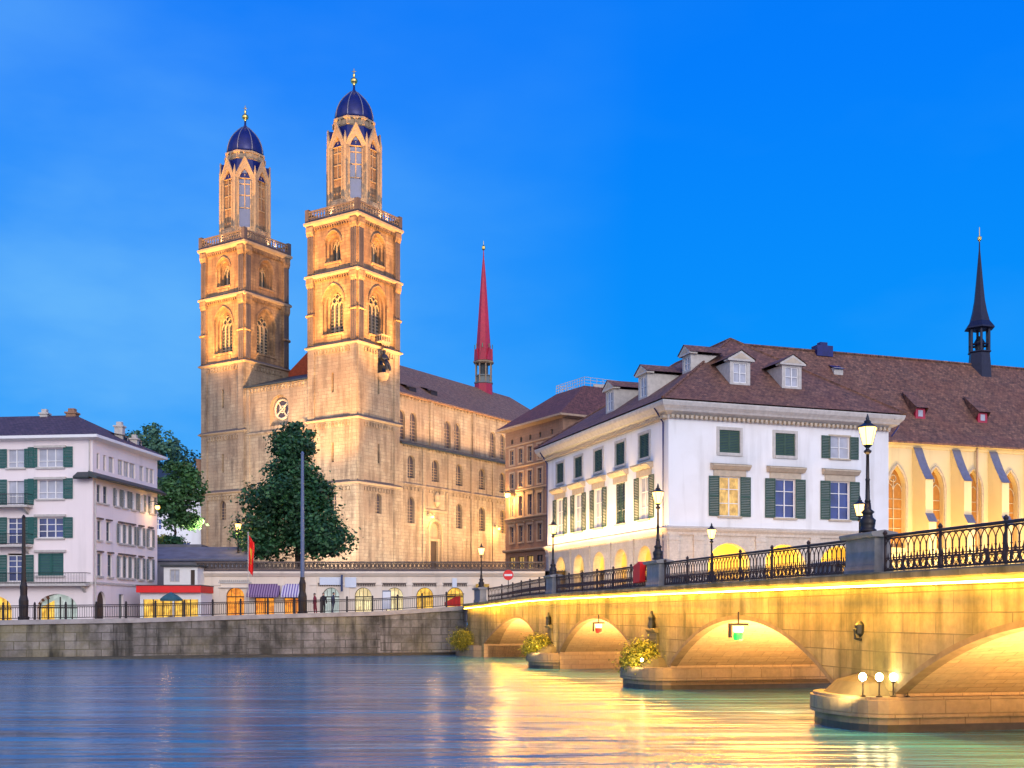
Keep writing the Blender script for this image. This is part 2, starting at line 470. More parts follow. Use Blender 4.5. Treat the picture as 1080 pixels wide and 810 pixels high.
m_bush = leafmat('yellow_green_leaves', (.09, .11, .010), (.19, .20, .018), (.30, .28, .025))

# water: slow river smoothed by the current
def water():
    M = Mat('river_water')
    n1 = M.noise(1.0, 6, (.09, .40, 1)); n2 = M.noise(1.0, 3, (.13, .80, 1), rough=.5); n3 = M.noise(1.0, 3, (.03, .10, 1))
    h = M.mix(.36, n1, n2)
    rough = M.ramp(n3, .3, .7, (.13,) * 3, (.21,) * 3)
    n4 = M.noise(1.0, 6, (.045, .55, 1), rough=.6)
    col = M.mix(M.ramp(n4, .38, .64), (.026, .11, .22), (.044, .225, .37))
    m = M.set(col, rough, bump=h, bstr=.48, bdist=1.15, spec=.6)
    M.b.inputs['IOR'].default_value = 1.333
    return m
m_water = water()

# ------------------------------------------------------------------ lights of the place and added ones
def spot(loc, target, power, col, size=60, soft=.6, blend=.6):
    l = bpy.data.lights.new('floodlight', 'SPOT'); l.energy = power; l.color = col; l.spot_size = R(size); l.spot_blend = blend; l.shadow_soft_size = soft
    o = bpy.data.objects.new('floodlight', l); COL.objects.link(o); o.location = loc
    o.rotation_euler = (Vector(target) - Vector(loc)).to_track_quat('-Z', 'Y').to_euler(); return o
def point(loc, power, col, soft=.2):
    l = bpy.data.lights.new('lamp_light', 'POINT'); l.energy = power; l.color = col; l.shadow_soft_size = soft
    o = bpy.data.objects.new('lamp_light', l); COL.objects.link(o); o.location = loc; return o
def area(loc, direction, sx, sy, power, col, along=None, spread=180):
    l = bpy.data.lights.new('strip_light', 'AREA'); l.shape = 'RECTANGLE'; l.size = sx; l.size_y = sy; l.energy = power; l.color = col; l.spread = R(spread)
    o = bpy.data.objects.new('strip_light', l); COL.objects.link(o)
    z = -Vector(direction).normalized()
    x = Vector(along if along else (1, 0, 0)); x = (x - z * x.dot(z)).normalized(); y = z.cross(x)
    Mx = Matrix((x, y, z)).transposed().to_4x4(); Mx.translation = Vector(loc); o.matrix_world = Mx
    return o

# ------------------------------------------------------------------ window makers (local facade space, outward = -y, origin bottom centre)
def rect_window(w, h, depth=.18, cols=2, rows=3, frame=None, pane=None, shutter=None, sh_open=True, sh_w=None, surround=None, sur_w=.16,
                hood=None, hood_m=None, sill=None, name='window', transom=None, sh_one=False):
    fm = frame or m_white
    b = MB(); d = -depth
    t = .07
    b.box(-w / 2, -w / 2 + t, d - .05, d, 0, h, LOC); b.box(w / 2 - t, w / 2, d - .05, d, 0, h, LOC)
    b.box(-w / 2 + t, w / 2 - t, d - .05, d, 0, t, LOC); b.box(-w / 2 + t, w / 2 - t, d - .05, d, h - t, h, LOC)
    for i in range(1, cols):
        x = -w / 2 + w * i / cols; b.box(x - .045, x + .045, d - .045, d + .02, t, h - t, LOC)
    zs = [h * (j / rows) for j in range(1, rows)] if transom is None else transom
    for z in zs: b.box(-w / 2 + t, w / 2 - t, d - .04, d + .01, z - .03, z + .03, LOC)
    root = b.build(name, fm, local=True)
    p = MB(); p.face([LOC.p(-w / 2 + .01, d - .06, .01), LOC.p(w / 2 - .01, d - .06, .01), LOC.p(w / 2 - .01, d - .06, h - .01), LOC.p(-w / 2 + .01, d - .06, h - .01)])
    reg(root, p.build('pane', pane or m_glass, root, local=True))
    if surround:
        s = MB(); k = sur_w; e = .07
        s.box(-w / 2 - k, -w / 2, -.02, e, -k, h + k, LOC); s.box(w / 2, w / 2 + k, -.02, e, -k, h + k, LOC)
        s.box(-w / 2, w / 2, -.02, e, h, h + k, LOC); s.box(-w / 2, w / 2, -.02, e + .06, -k, 0, LOC)
        reg(root, s.build('surround', surround, root, local=True))
    if sill:
        s = MB(); s.box(-w / 2 - .15, w / 2 + .15, -.02, .16, -.16, -.002, LOC)
        reg(root, s.build('sill', sill, root, local=True))
    if hood:
        s = MB(); hw, z0, z1, out = hood
        s.box(-hw * .42, hw * .42, -.02, .12, h + .03, z0, LOC)
        s.profile([(-.02, z0), (out * .45, z0), (out * .9, z0 + (z1 - z0) * .5), (out, z0 + (z1 - z0) * .55), (out, z1 - .08), (-.02, z1)], -hw / 2, hw / 2, LOC)
        s.face([LOC.p(-hw / 2 - .04, out + .04, z1 - .07), LOC.p(hw / 2 + .04, out + .04, z1 - .07), LOC.p(hw / 2 + .04, -.02, z1 + .03), LOC.p(-hw / 2 - .04, -.02, z1 + .03)], 1)
        reg(root, s.build('hood', [hood_m or m_goldtrim, m_slate], root, local=True))
    if shutter:
        sw = sh_w or w / 2
        spans = [(-w / 2 - sw - .02, -w / 2 - .02), (w / 2 + .02, w / 2 + sw + .02)] if sh_open else [(-w / 2 + .02, -.01), (.01, w / 2 - .02)]
        if sh_one: spans = spans[1:]
        bb = .06 if sh_open else -.08
        for x0, x1 in spans:
            s = MB(); f = .07
            s.box(x0, x0 + f, bb, bb + .05, -.02, h + .02, LOC); s.box(x1 - f, x1, bb, bb + .05, -.02, h + .02, LOC)
            for z0, z1 in ((-.02, .08), (h / 2 - .05, h / 2 + .05), (h - .08, h + .02)): s.box(x0 + f, x1 - f, bb + .003, bb + .045, z0, z1, LOC)
            k = max(6, int(h / .14))
            for i in range(k):
                z = .08 + (h - .16) * (i + .5) / k
                s.face([LOC.p(x0 + f, bb + .04, z - .05), LOC.p(x1 - f, bb + .04, z - .05), LOC.p(x1 - f, bb + .008, z + .05), LOC.p(x0 + f, bb + .008, z + .05)])
            reg(root, s.build('shutter', shutter, root, local=True))
    return root
def arch_window(w, h, zs, kind='round', depth=.3, pane=None, frame=None, bars=1, tracery=True, name='window', rails=2, ring=None, ring_w=.18):
    """arched light; origin bottom centre, springing at zs"""
    b = MB(); d = -depth
    arc = arch_pts(-w / 2, w / 2, zs, h, kind)
    b.face([LOC.p(-w / 2, d, 0)] + [LOC.p(x, d, z) for x, z in arc] + [LOC.p(w / 2, d, 0)], 1)
    fw = .07
    for i in range(1, bars + 1):
        x = -w / 2 + w * i / (bars + 1)
        zt = zs + (h - zs) * (.45 if tracery else .9) * (1 - abs(x) / w)
        b.box(x - fw / 2, x + fw / 2, d + .005, d + .10, 0, zt, LOC)
    for j in range(1, rails + 1):
        z = zs * j / (rails + 1); b.box(-w / 2, w / 2, d + .004, d + .06, z - .03, z + .03, LOC)
    if tracery:
        nb = bars + 1; lw = w / nb
        for i in range(nb):
            a = arch_pts(-w / 2 + lw * i, -w / 2 + lw * (i + 1), zs - lw * .2, zs + lw * .6, 'pointed', 4)
            b.tube([LOC.p(x, d + .05, z) for x, z in a], .05, 4)
        r = w * .17
        b.tube([LOC.p(r * math.cos(t * PI / 6), d + .05, zs + (h - zs) * .48 + r * math.sin(t * PI / 6)) for t in range(12)], .05, 4, closed=True)
    if ring:
        pts = [(-w / 2 - ring_w / 2, 0)] + arch_pts(-w / 2 - ring_w / 2, w / 2 + ring_w / 2, zs, h + ring_w / 2, kind) + [(w / 2 + ring_w / 2, 0)]
        b.tube([LOC.p(x, .03, z) for x, z in pts], ring_w / 2, 6, 2)
    return b.build(name, [frame or m_trim, pane or m_leaded, ring or m_trim], local=True)

# ================================================================== SETTING
b = MB()
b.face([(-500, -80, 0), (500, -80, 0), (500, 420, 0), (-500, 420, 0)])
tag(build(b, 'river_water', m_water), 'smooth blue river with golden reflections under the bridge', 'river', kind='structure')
bank = [(-160, 32.7, 2.55), (-90, 61.1, 2.65), (-36.8, 82.7, 2.86), (-28.3, 86.1, 3.0), (-20.6, 89.3, 3.25), (-10.7, 93.3, 3.55), (-3.95, 96.0, 4.0), (-3.55, 92.55, 4.15), (6.9, 94.4, 4.3), (13.6, 89.0, 4.35), (75, 110, 4.35), (260, 173, 4.35)]
b = MB()
for i in range(len(bank) - 1):
    (x0, y0, z0), (x1, y1, z1) = bank[i], bank[i + 1]
    b.face([(x0, y0, z0 - .004), (x1, y1, z1 - .004), (x1 * 1.6, 700, z1 - .004), (x0 * 1.6, 700, z0 - .004)])
tag(build(b, 'street', m_ground), 'paved embankment street behind the river wall', 'street', kind='structure')

# quay wall
qroot = thing('quay_wall', 'long grey stained stone river wall left of the bridge', 'quay wall', (-20, 89, 0))
b = MB()
c = MB()
for i in range(len(bank) - 1):
    (x0, y0, z0), (x1, y1, z1) = bank[i], bank[i + 1]
    if i > 6: continue
    t = Vector((x1 - x0, y1 - y0, 0)).normalized(); n = Vector((t.y, -t.x, 0))
    P0, P1 = Vector((x0, y0, 0)), Vector((x1, y1, 0))
    def q(p, o, z): return (p.x + n.x * o, p.y + n.y * o, z)
    b.face([q(P0, .25, -1.5), q(P1, .25, -1.5), q(P1, 0, z1 - .28), q(P0, 0, z0 - .28)])
    for (o0, o1, d0, d1) in ((-.6, .14, -.28, .06),):
        vs = [q(P0, o0, z0 + d0), q(P1, o0, z1 + d0), q(P1, o1, z1 + d0), q(P0, o1, z0 + d0), q(P0, o0, z0 + d1), q(P1, o0, z1 + d1), q(P1, o1, z1 + d1), q(P0, o1, z0 + d1)]
        c.add(vs, [(0, 1, 2, 3), (4, 5, 6, 7), (3, 2, 6, 7), (0, 1, 5, 4), (0, 3, 7, 4), (1, 2, 6, 5)])
build(b, 'wall_face', m_quay, qroot); build(c, 'coping', m_coping, qroot)
b = MB()
for i in range(6):
    (x0, y0, z0), (x1, y1, z1) = bank[i], bank[i + 1]
    t = Vector((x1 - x0, y1 - y0, 0)).normalized(); n = Vector((t.y, -t.x, 0))
    P0, P1 = Vector((x0, y0, 0)), Vector((x1, y1, 0))
    b.add([(P0 + n * .27)[:2] + (-.5,), (P1 + n * .27)[:2] + (-.5,), (P1 + n * .33)[:2] + (.22,), (P0 + n * .33)[:2] + (.22,), (P1 + n * .1)[:2] + (.26,), (P0 + n * .1)[:2] + (.26,)], [(0, 1, 2, 3), (3, 2, 4, 5)])
build(b, 'waterline_course', m_wet, qroot)
# low wall behind the bank on the far side of the bridge
b = MB()
for i in (8, 9, 10):
    (x0, y0, z0), (x1, y1, z1) = bank[i], bank[i + 1]
    b.face([(x0, y0, -1.5), (x1, y1, -1.5), (x1, y1, z1), (x0, y0, z0)])
build(b, 'far_wall_face', m_quay, qroot)

def quay_z(x):
    for i in range(len(bank) - 1):
        if bank[i][0] <= x <= bank[i + 1][0]:
            t = (x - bank[i][0]) / (bank[i + 1][0] - bank[i][0])
            return bank[i][1] + (bank[i + 1][1] - bank[i][1]) * t, bank[i][2] + (bank[i + 1][2] - bank[i][2]) * t
    return 60, 3
rroot = thing('quay_railing', 'black iron railing along the top of the river wall', 'railing', (-20, 89, 3.2))
xs = -62.0; step = 1.95; first = None
k = 0
while xs < -4.2:
    x1 = min(xs + step, -4.0)
    y0, z0 = quay_z(xs); y1, z1 = quay_z(x1)
    A = Vector((xs, y0 + .22, z0 + .06)); B = Vector((x1, y1 + .22, z1 + .06))
    b = MB()
    b.box(A.x - .07, A.x + .07, A.y - .07, A.y + .07, A.z, A.z + 1.12); b.lathe((A.x, A.y), [(.05, A.z + 1.12), (.09, A.z + 1.18), (.05, A.z + 1.26), (.01, A.z + 1.3)], 8)
    build(b, 'post', m_iron, rroot)
    b = MB()
    for h, r in ((1.02, .035), (.92, .02), (.12, .03)): b.tube([A + Vector((0, 0, h)), B + Vector((0, 0, h))], r, 5)
    for i in range(1, 13):
        p = A.lerp(B, i / 13); b.tube([p + Vector((0, 0, .12)), p + Vector((0, 0, .95))], .017, 4)
        if i % 1 == 0: b.tube([p + Vector((-.07, -.03, .92)), p + Vector((0, 0, .80)), p + Vector((.07, .03, .92))], .012, 4)
    build(b, 'railing_panel', m_iron, rroot)
    xs += step; k += 1

# ================================================================== BRIDGE
BF = Fr((13.1, 20), (-.2008, .9796), (-.9796, -.2008))
BW = 8.6
def deckz(u): 
    return 4.34 + .20 * max(0, min(1, (u + 5) / 35)) + .06 * max(0, min(1, (u - 30) / 20)) - .38 * max(0, (u - 56) / 18) ** 2
def flare(u): return 1.6 * max(0, (u - 64) / 10) ** 2
spans = [(-21.6, -6.3), (-2.9, 12.2), (15.8, 30.8), (35.0, 50.8), (55.4, 71.6)]
SPR, CRN = 1.05, 3.08
def arch_low(u):
    for s0, s1 in spans:
        if s0 < u < s1:
            w = (s1 - s0) / 2; h = CRN - SPR; r = (w * w + h * h) / (2 * h); c = (s0 + s1) / 2
            z = CRN - r + math.sqrt(max(0, r * r - (u - c) ** 2))
            return z
    return -1.0
br = thing('stone_bridge', 'long stone arch bridge with gold lights below its railing', 'bridge', BF.p(25, -4, 0))
us = set()
for s0, s1 in spans:
    for i in range(33): us.add(round(s0 + (s1 - s0) * i / 32, 4))
for u in range(-40, 76, 2): us.add(float(u))
us.add(74.5)
us = sorted(u for u in us if -40 <= u <= 74.5)
CB = .42   # cornice height
fr = BF
for side in (0, 1):
    b = MB(); O_ = -BW * side
    for i in range(len(us) - 1):
        u0, u1 = us[i], us[i + 1]; c = (u0 + u1) / 2
        inside = any(s0 < c < s1 for s0, s1 in spans)
        l0 = max(arch_low(u0), SPR) if inside else -1.2; l1 = max(arch_low(u1), SPR) if inside else -1.2
        f0_, f1_ = (flare(u0), flare(u1)) if side == 0 else (0, 0)
        b.face([fr.p(u0, O_ + f0_, l0), fr.p(u1, O_ + f1_, l1), fr.p(u1, O_ + f1_, deckz(u1) - .05), fr.p(u0, O_ + f0_, deckz(u0) - .05)])
    build(b, 'spandrel_wall', m_bridge, br)
for s0, s1 in spans:
    b = MB(); n = 32
    pu = [s0 + (s1 - s0) * i / n for i in range(n + 1)]
    pz = [max(SPR, arch_low(u)) for u in pu]; pz[0] = pz[-1] = SPR
    for i in range(n):
        b.face([fr.p(pu[i], flare(pu[i]), pz[i]), fr.p(pu[i + 1], flare(pu[i + 1]), pz[i + 1]), fr.p(pu[i + 1], -BW, pz[i + 1]), fr.p(pu[i], -BW, pz[i])])
    for u in (s0, s1): b.face([fr.p(u, flare(u), -1.2), fr.p(u, -BW, -1.2), fr.p(u, -BW, SPR), fr.p(u, flare(u), SPR)])
    build(b, 'arch_vault', m_soffit, br, smooth=False)
    # dark band a little proud of the face, painting in the arch edge shadow
    b = MB(); t = .55
    c = (s0 + s1) / 2; w = (s1 - s0) / 2; h = CRN - SPR; r = (w * w + h * h) / (2 * h); tm = math.asin(w / r)
    kk = 41; t = .16
    for i in range(kk):
        a0 = -tm + 2 * tm * i / kk; a1 = -tm + 2 * tm * (i + 1) / kk
        q = [(c + rr * math.sin(a), CRN - r + rr * math.cos(a)) for rr, a in ((r, a0), (r, a1), (r + t, a1), (r + t, a0))]
        b.face([fr.p(x, .035 + flare(x), z) for x, z in q]); 
        b.face([fr.p(q[0][0], .035 + flare(q[0][0]), q[0][1]), fr.p(q[1][0], .035 + flare(q[1][0]), q[1][1]), fr.p(q[1][0], -.3, q[1][1] - .03), fr.p(q[0][0], -.3, q[0][1] - .03)])
    build(b, 'arch_edge_shade', m_ring, br)
# cornice, strip, deck
b = MB(); b2 = MB(); st = MB(); dk = MB()
uu = [-40 + i * 1.5 for i in range(77)]; uu = [u for u in uu if u < 74.5] + [74.5]
prof = [(-.1, -.42), (.06, -.42), (.06, -.34), (.30, -.26), (.38, -.20), (.38, -.05), (.30, 0.0), (-.35, 0.0), (-.35, -.42)]
for i in range(len(uu) - 1):
    u0, u1 = uu[i], uu[i + 1]
    A = [fr.p(u0, o + flare(u0), deckz(u0) + z) for o, z in prof]; B = [fr.p(u1, o + flare(u1), deckz(u1) + z) for o, z in prof]
    k = len(prof)
    b.add(A + B, [(j, (j + 1) % k, k + (j + 1) % k, k + j) for j in range(k)])
    A = [fr.p(u0, -BW - o, deckz(u0) + z) for o, z in prof]; B = [fr.p(u1, -BW - o, deckz(u1) + z) for o, z in prof]
    b2.add(A + B, [(j, (j + 1) % k, k + (j + 1) % k, k + j) for j in range(k)])
    dk.face([fr.p(u0, -.3, deckz(u0) - .02), fr.p(u1, -.3, deckz(u1) - .02), fr.p(u1, -BW + .3, deckz(u1) - .02), fr.p(u0, -BW + .3, deckz(u0) - .02)])
    sp = [(.20, -.40), (.26, -.40), (.26, -.345), (.20, -.345)]
    A = [fr.p(u0, o + flare(u0), deckz(u0) + z) for o, z in sp]; B = [fr.p(u1, o + flare(u1), deckz(u1) + z) for o, z in sp]
    st.add(A + B, [(j, (j + 1) % 4, 4 + (j + 1) % 4, 4 + j) for j in range(4)])
build(b, 'cornice', m_bridge, br); build(b2, 'cornice', m_bridge, br); build(st, 'light_strip', m_strip, br); build(dk, 'road_deck', m_deck, br)
GOLD = (1.0, .52, .05)
for i in range(8):
    u = -12 + i * 11 + 2
    area(fr.p(u, 1.15 + flare(u), deckz(u) - .55), tuple(-fr.n * 1.0 + Vector((0, 0, -.55))), 11, .12, 150, GOLD, along=tuple(fr.u), spread=150)
for i in range(8):  # added lamps under the cornice that gild the water
    u = -12 + i * 11 + 2
    area(fr.p(u, .45 + flare(u), deckz(u) - .46), tuple(fr.n * .75 + Vector((0, 0, -1))), 11, .06, 950, (1.0, .44, .02), along=tuple(fr.u), spread=170)
# piers with rounded cutwaters
centres = [14.0, 32.9, 53.1]
def nose(u0, u1, o0, n=16, off=0, bk=-BW - .2):
    pts = []
    c = (u0 + u1) / 2; w = (u1 - u0) / 2
    for i in range(n + 1):
        t = PI * i / n
        pts.append((c + (w + off) * math.cos(t), (o0 + off) * max(0, math.sin(t)) ** .8 if 0 < i < n else 0))
    pts += [(c - (w + off), bk), (c + w + off, bk)]
    return [tuple(fr.p(a, o, 0)[:2]) for a, o in pts]
for pc in centres + [-4.6]:
    hw, no = (1.93, 1.15) if pc == 14.0 else (2.1, 1.35)
    pr = MB()
    pr.plan(nose(pc - hw, pc + hw, no, off=.0), -1.2, .40, 0, top=True)
    p1 = nose(pc - hw, pc + hw, no, off=.14)
    pr.plan(p1, .40, .88, 0, top=True, bottom=True)
    p2 = nose(pc - hw, pc + hw, no, off=.05)
    pr.plan(p2, .88, .96, 0, top=True)
    pier = build(pr, 'pier', m_pier, br)
    w = MB(); w.plan(nose(pc - hw, pc + hw, no, off=.012), -.6, .20, 0, top=False); build(w, 'waterline_course', m_wet, pier)
    # half-cone cap of the cutwater
    cp = MB(); n = 12
    base = [(pc + hw * .80 * math.cos(PI * i / n), no * .82 * max(0, math.sin(PI * i / n)) ** .8) for i in range(n + 1)]
    mid = [(pc + hw * .58 * math.cos(PI * i / n), no * .52 * max(0, math.sin(PI * i / n)) ** .8) for i in range(n + 1)]
    for i in range(n):
        cp.face([fr.p(*base[i], .96), fr.p(*base[i + 1], .96), fr.p(*mid[i + 1], 1.32), fr.p(*mid[i], 1.32)])
        cp.face([fr.p(*mid[i], 1.32), fr.p(*mid[i + 1], 1.32), fr.p(pc, .0, 1.58)])
    build(cp, 'cutwater_cap', m_moss, pier)
# carved bracket with pilaster over each pier
for pc in centres[1:]:
    b = MB()
    b.box(pc - .5, pc + .5, .003, .10, 1.6, 2.45, fr)
    b.profile([(.003, 2.45), (.20, 2.47), (.28, 2.60), (.24, 2.66), (.003, 2.66)], pc - .62, pc + .62, fr)
    b.lathe(fr.p(pc, .17, 0)[:2], [(.14, 2.66), (.18, 2.8), (.13, 3.0), (.17, 3.15), (.08, 3.3), (.05, 3.45)], 8, m=1)
    build(b, 'bracket', [m_bridge, m_bronze], br)
b = MB(); p = fr.p(14.1, .02, 2.9); b.tube([p, p + fr.n * .22 + Vector((0, 0, -.1)), p + fr.n * .2 + Vector((0, 0, -.35)), p + Vector((0, 0, -.4))], .05, 6); b.lathe(fr.p(14.1, .06, 0)[:2], [(.02, 2.6), (.14, 2.7), (.16, 2.95), (.05, 3.05)], 8); build(b, 'iron_hook', m_bronze, br)
# abutment plinth
b = MB()
b.plan([tuple(fr.p(a, o, 0)[:2]) for a, o in ((71.6, 0), (71.6, .6), (72.6, 1.6), (75.2, 2.4), (76.5, 2.4), (76.5, -1), (71.6, -BW))], -1.2, .9)
build(b, 'pier', m_pier, br)
# pedestals
ped_u = [(-4.6, 1.8), (14.0, 1.8), (32.9, 1.8), (53.1, 1.8), (72.6, 2.8)]
for side in (0, 1):
    for pu, L in ped_u:
        f = flare(pu) if side == 0 else 0
        o0 = (-.42 + f) if side == 0 else -BW - .16
        o1 = o0 + .58
        z = deckz(pu) + .002
        b = MB(); H = 1.02
        b.box(pu - L / 2, pu + L / 2, o0, o1, z, z + .22, fr)
        b.box(pu - L / 2 + .05, pu + L / 2 - .05, o0 + .04, o1 - .04, z + .22, z + H, fr)
        b.profile([(o0 - .08, z + H), (o1 + .08, z + H), (o1 + .12, z + H + .08), (o1 + .12, z + H + .13), ((o0 + o1) / 2, z + H + .20), (o0 - .12, z + H + .13), (o0 - .12, z + H + .08)], pu - L / 2 - .07, pu + L / 2 + .07, fr)
        build(b, 'pedestal', m_pedestal, br)
def railing(u0, u1, o, fine=True):
    """ornamental iron panel: bars, interlaced pointed arches, rings below"""
    b = MB(); L = u1 - u0; n = max(2, round(L / .30)); d = L / n
    P = lambda u, h, q=0: fr.p(u, o(u) + q, deckz(u) + h)
    k = max(2, int(L / 1.5))
    for i in range(k):
        a, c = u0 + L * i / k, u0 + L * (i + 1) / k
        for h, r in ((1.03, .045), (.955, .022), (.40, .018), (.07, .035)):
            b.tube([P(a, h), P(c, h)], r, 5)
    for i in range(n):
        a = u0 + d * i; c = a + d / 2
        b.tube([P(a, .06), P(a, .68)], .022, 4)
        b.lathe(P(a, 0)[:2], [(.018, deckz(a) + .5), (.036, deckz(a) + .53), (.018, deckz(a) + .56)], 5)
        for (x0, x1) in ((a, a + d), (a + d, a)):
            b.tube([P(x0, .66), P(x0 + (x1 - x0) * .12, .78), P(x0 + (x1 - x0) * .42, .90), P(x1, .965)], .017, 4)
        b.tube([P(c + .115 * math.cos(t * PI / 4), .235 + .14 * math.sin(t * PI / 4)) for t in range(8)], .019, 4, closed=True)
        b.tube([P(c, .37), P(c, .47), P(c, .56)], [.03, .022, .004], 4)
        b.tube([P(c - .05, .42), P(c, .47), P(c + .05, .42)], .012, 4)
    m = max(1, round(L / 3.0))
    for i in range(m + 1):
        u = u0 + L * i / m
        b.tube([P(u, .02), P(u, 1.10)], .042, 6)
        b.lathe(P(u, 0)[:2], [(.05, deckz(u) + 1.08), (.07, deckz(u) + 1.13), (.02, deckz(u) + 1.2)], 6)
    return b
rng = [(-3.6, 13.0), (15.0, 31.9), (33.9, 52.1), (54.1, 71.1)]
for u0, u1 in rng:
    build(railing(u0, u1, lambda u: -.13 + flare(u)), 'railing', m_bridgeiron, br)
    build(railing(u0, u1, lambda u: -BW + .13), 'railing', m_bridgeiron, br)
build(railing(-20, -5.6, lambda u: -.13), 'railing', m_bridgeiron, br)
# lamps hidden low on the piers light the vaults
for s0, s1 in spans[1:]:
    c = (s0 + s1) / 2
    spot(fr.p(s0 + 2.0, .9, .5), fr.p(s1 - 2, -5, 2.0), 1500, (1.0, .58, .20), 100, .3)
    area(fr.p(c, -4.3, .25), (0, 0, 1), 6, 8, 6500, (1.0, .50, .15), along=tuple(fr.u))
# spots beside the piers aimed up at the spandrel
for pc in centres:
    spot(fr.p(pc - 1.7, 1.6, 1.15), fr.p(pc + .5, 0, 2.4), 260 if pc > 20 else 520, (1.0, .66, .22), 120, .12)

# floodlights on the near pier
def floodproto():
    t = thing('floodlight', 'lit bulb on a thin post on the near bridge pier', 'floodlight', (0, 0, 0), 0, 'floodlights on the bridge pier')
    b = MB(); b.tube([(0, 0, 0), (0, 0, .42)], .025, 6); b.lathe((0, 0), [(.09, 0), (.09, .03), (.03, .05)], 8); reg(t, b.build('post', m_iron, t, local=True))
    b = MB(); b.lathe((0, 0), [(.02, .44), (.06, .455), (.095, .50), (.105, .55), (.095, .60), (.06, .645), (.02, .66)], 12); reg(t, b.build('bulb', m_bulb, t, local=True, smooth=True))
    b = MB(); b.lathe((0, 0), [(.06, .39), (.07, .44), (.05, .44)], 10); reg(t, b.build('housing', m_iron, t, local=True))
    return t
f0 = floodproto()
fl_labels = ['leftmost glowing floodlight on the pier, closest to the water', 'second glowing floodlight from the left on the near pier', 'third glowing floodlight from the left on the near pier', 'rightmost floodlight on the pier, tucked under the big arch']
for i, (u, o) in enumerate(((12.50, .84), (12.28, .46), (12.20, .08), (12.10, -.30))):
    t = f0 if i == 0 else copy_tree(f0)
    t.location = fr.p(u, o, .965); t['label'] = fl_labels[i]
    if i == 3: t.scale = (.7, .7, .8)
t = copy_tree(f0); t.location = fr.p(31.3, 1.15, .965); t['label'] = 'glowing floodlight beside the bush on the middle bridge pier'; t.scale = (.6, .6, .6)

# hanging navigation lamps
def signal(label, loc, top, low, sz=1):
    t = thing('signal_lamp', label, 'signal lamp', loc)
    b = MB(); b.box(-.32 * sz, .32 * sz, -.2, .2, .42 * sz, .5 * sz); b.tube([(0, 0, .5 * sz), (0, 0, .9 * sz)], .03, 5)
    b.box(-.32 * sz, -.26 * sz, -.2, .2, .0, .42 * sz); 
    build_local(b, 'hood', m_iron, t)
    b = MB(); b.lathe((0, 0), [(.16 * sz, .18 * sz), (.19 * sz, .25 * sz), (.19 * sz, .41 * sz)], 12); build_local(b, 'upper_lens', top, t)
    b = MB(); b.lathe((0, 0), [(.12 * sz, -.1 * sz), (.17 * sz, -.06 * sz), (.19 * sz, .10 * sz), (.16 * sz, .17 * sz)], 12); build_local(b, 'lower_lens', low, t)
    return t
def build_local(mb, name, mats, parent, smooth=False): return reg(parent, mb.build(name, mats, parent, local=True, smooth=smooth))
signal('green and white navigation lamp hanging under the wide arch', fr.p(22.6, .30, 2.42), m_whitelamp, m_greenlamp, 1.05)
signal('small red and white navigation lamp hanging under the second arch', fr.p(41.2, .30, 2.42), m_whitelamp, m_redlamp, .95)

# street lamps
def lampproto():
    t = thing('street_lamp', 'x', 'street lamp', (0, 0, 0), 0, 'lit lanterns along the bridge')
    b = MB(); b.lathe((0, 0), [(.26, 0), (.26, .06), (.20, .10), (.22, .22), (.24, .34), (.16, .42), (.14, .52), (.20, .58), (.11, .66), (.09, .86)], 12); build_local(b, 'base', m_iron, t, True)
    b = MB(); b.lathe((0, 0), [(.075, .86), (.095, .90), (.07, .96), (.06, 1.5), (.075, 1.53), (.055, 1.57), (.045, 2.28), (.10, 2.32), (.12, 2.37), (.06, 2.42)], 10); build_local(b, 'post', m_iron, t, True)
    b = MB(); b.lathe((0, 0), [(.06, 2.42), (.05, 2.46), (.10, 2.50), (.14, 2.55)], 6)
    for k in range(6):
        a = 2 * PI * k / 6; b.tube([(.145 * math.cos(a), .145 * math.sin(a), 2.55), (.272 * math.cos(a), .272 * math.sin(a), 3.06)], .008, 4)
    build_local(b, 'lantern_frame', m_bronze, t)
    b = MB(); b.lathe((0, 0), [(.135, 2.56), (.265, 3.05)], 6); build_local(b, 'lantern_glass', m_lamp, t)
    b = MB(); b.lathe((0, 0), [(.29, 3.06), (.28, 3.09), (.16, 3.16), (.10, 3.20), (.11, 3.24), (.05, 3.28), (.055, 3.33), (.01, 3.46)], 6); build_local(b, 'lantern_cap', m_bronze, t)
    return t
l0 = lampproto()
def lamp(loc, label, s=1.0, power=90, i=[0]):
    t = l0 if i[0] == 0 else copy_tree(l0)
    i[0] += 1
    t.location = loc; t['label'] = label; t.scale = (s, s, s)
    point(Vector(loc) + Vector((0, 0, 2.25 * s)), power, (1.0, .62, .22), .15)
    return t
top = lambda u: deckz(u) + 1.22
lamp(fr.p(14.0, -.13, top(14)), 'tallest looking street lantern, on the wide stone pedestal nearest the chapel')
lamp(fr.p(32.9, -.13, top(32.9)), 'lantern on the pedestal right of the red box', 1.0)
lamp(fr.p(53.1, -.13, top(53.1)), 'lantern on the pedestal in front of the white corner house left end', 1.0)
lamp(fr.p(72.4, -.13 + flare(72.4), top(72.4)), 'lantern at the far left end of the bridge by the no-entry sign', 1.0)
lamp((15.4, 51.0, 5.15), 'slim lantern just left of the largest lamp, on the far bridge side', .98)
lamp((11.4, 65.8, 5.15), 'lantern on the far bridge side before the big yellow arch', .98)

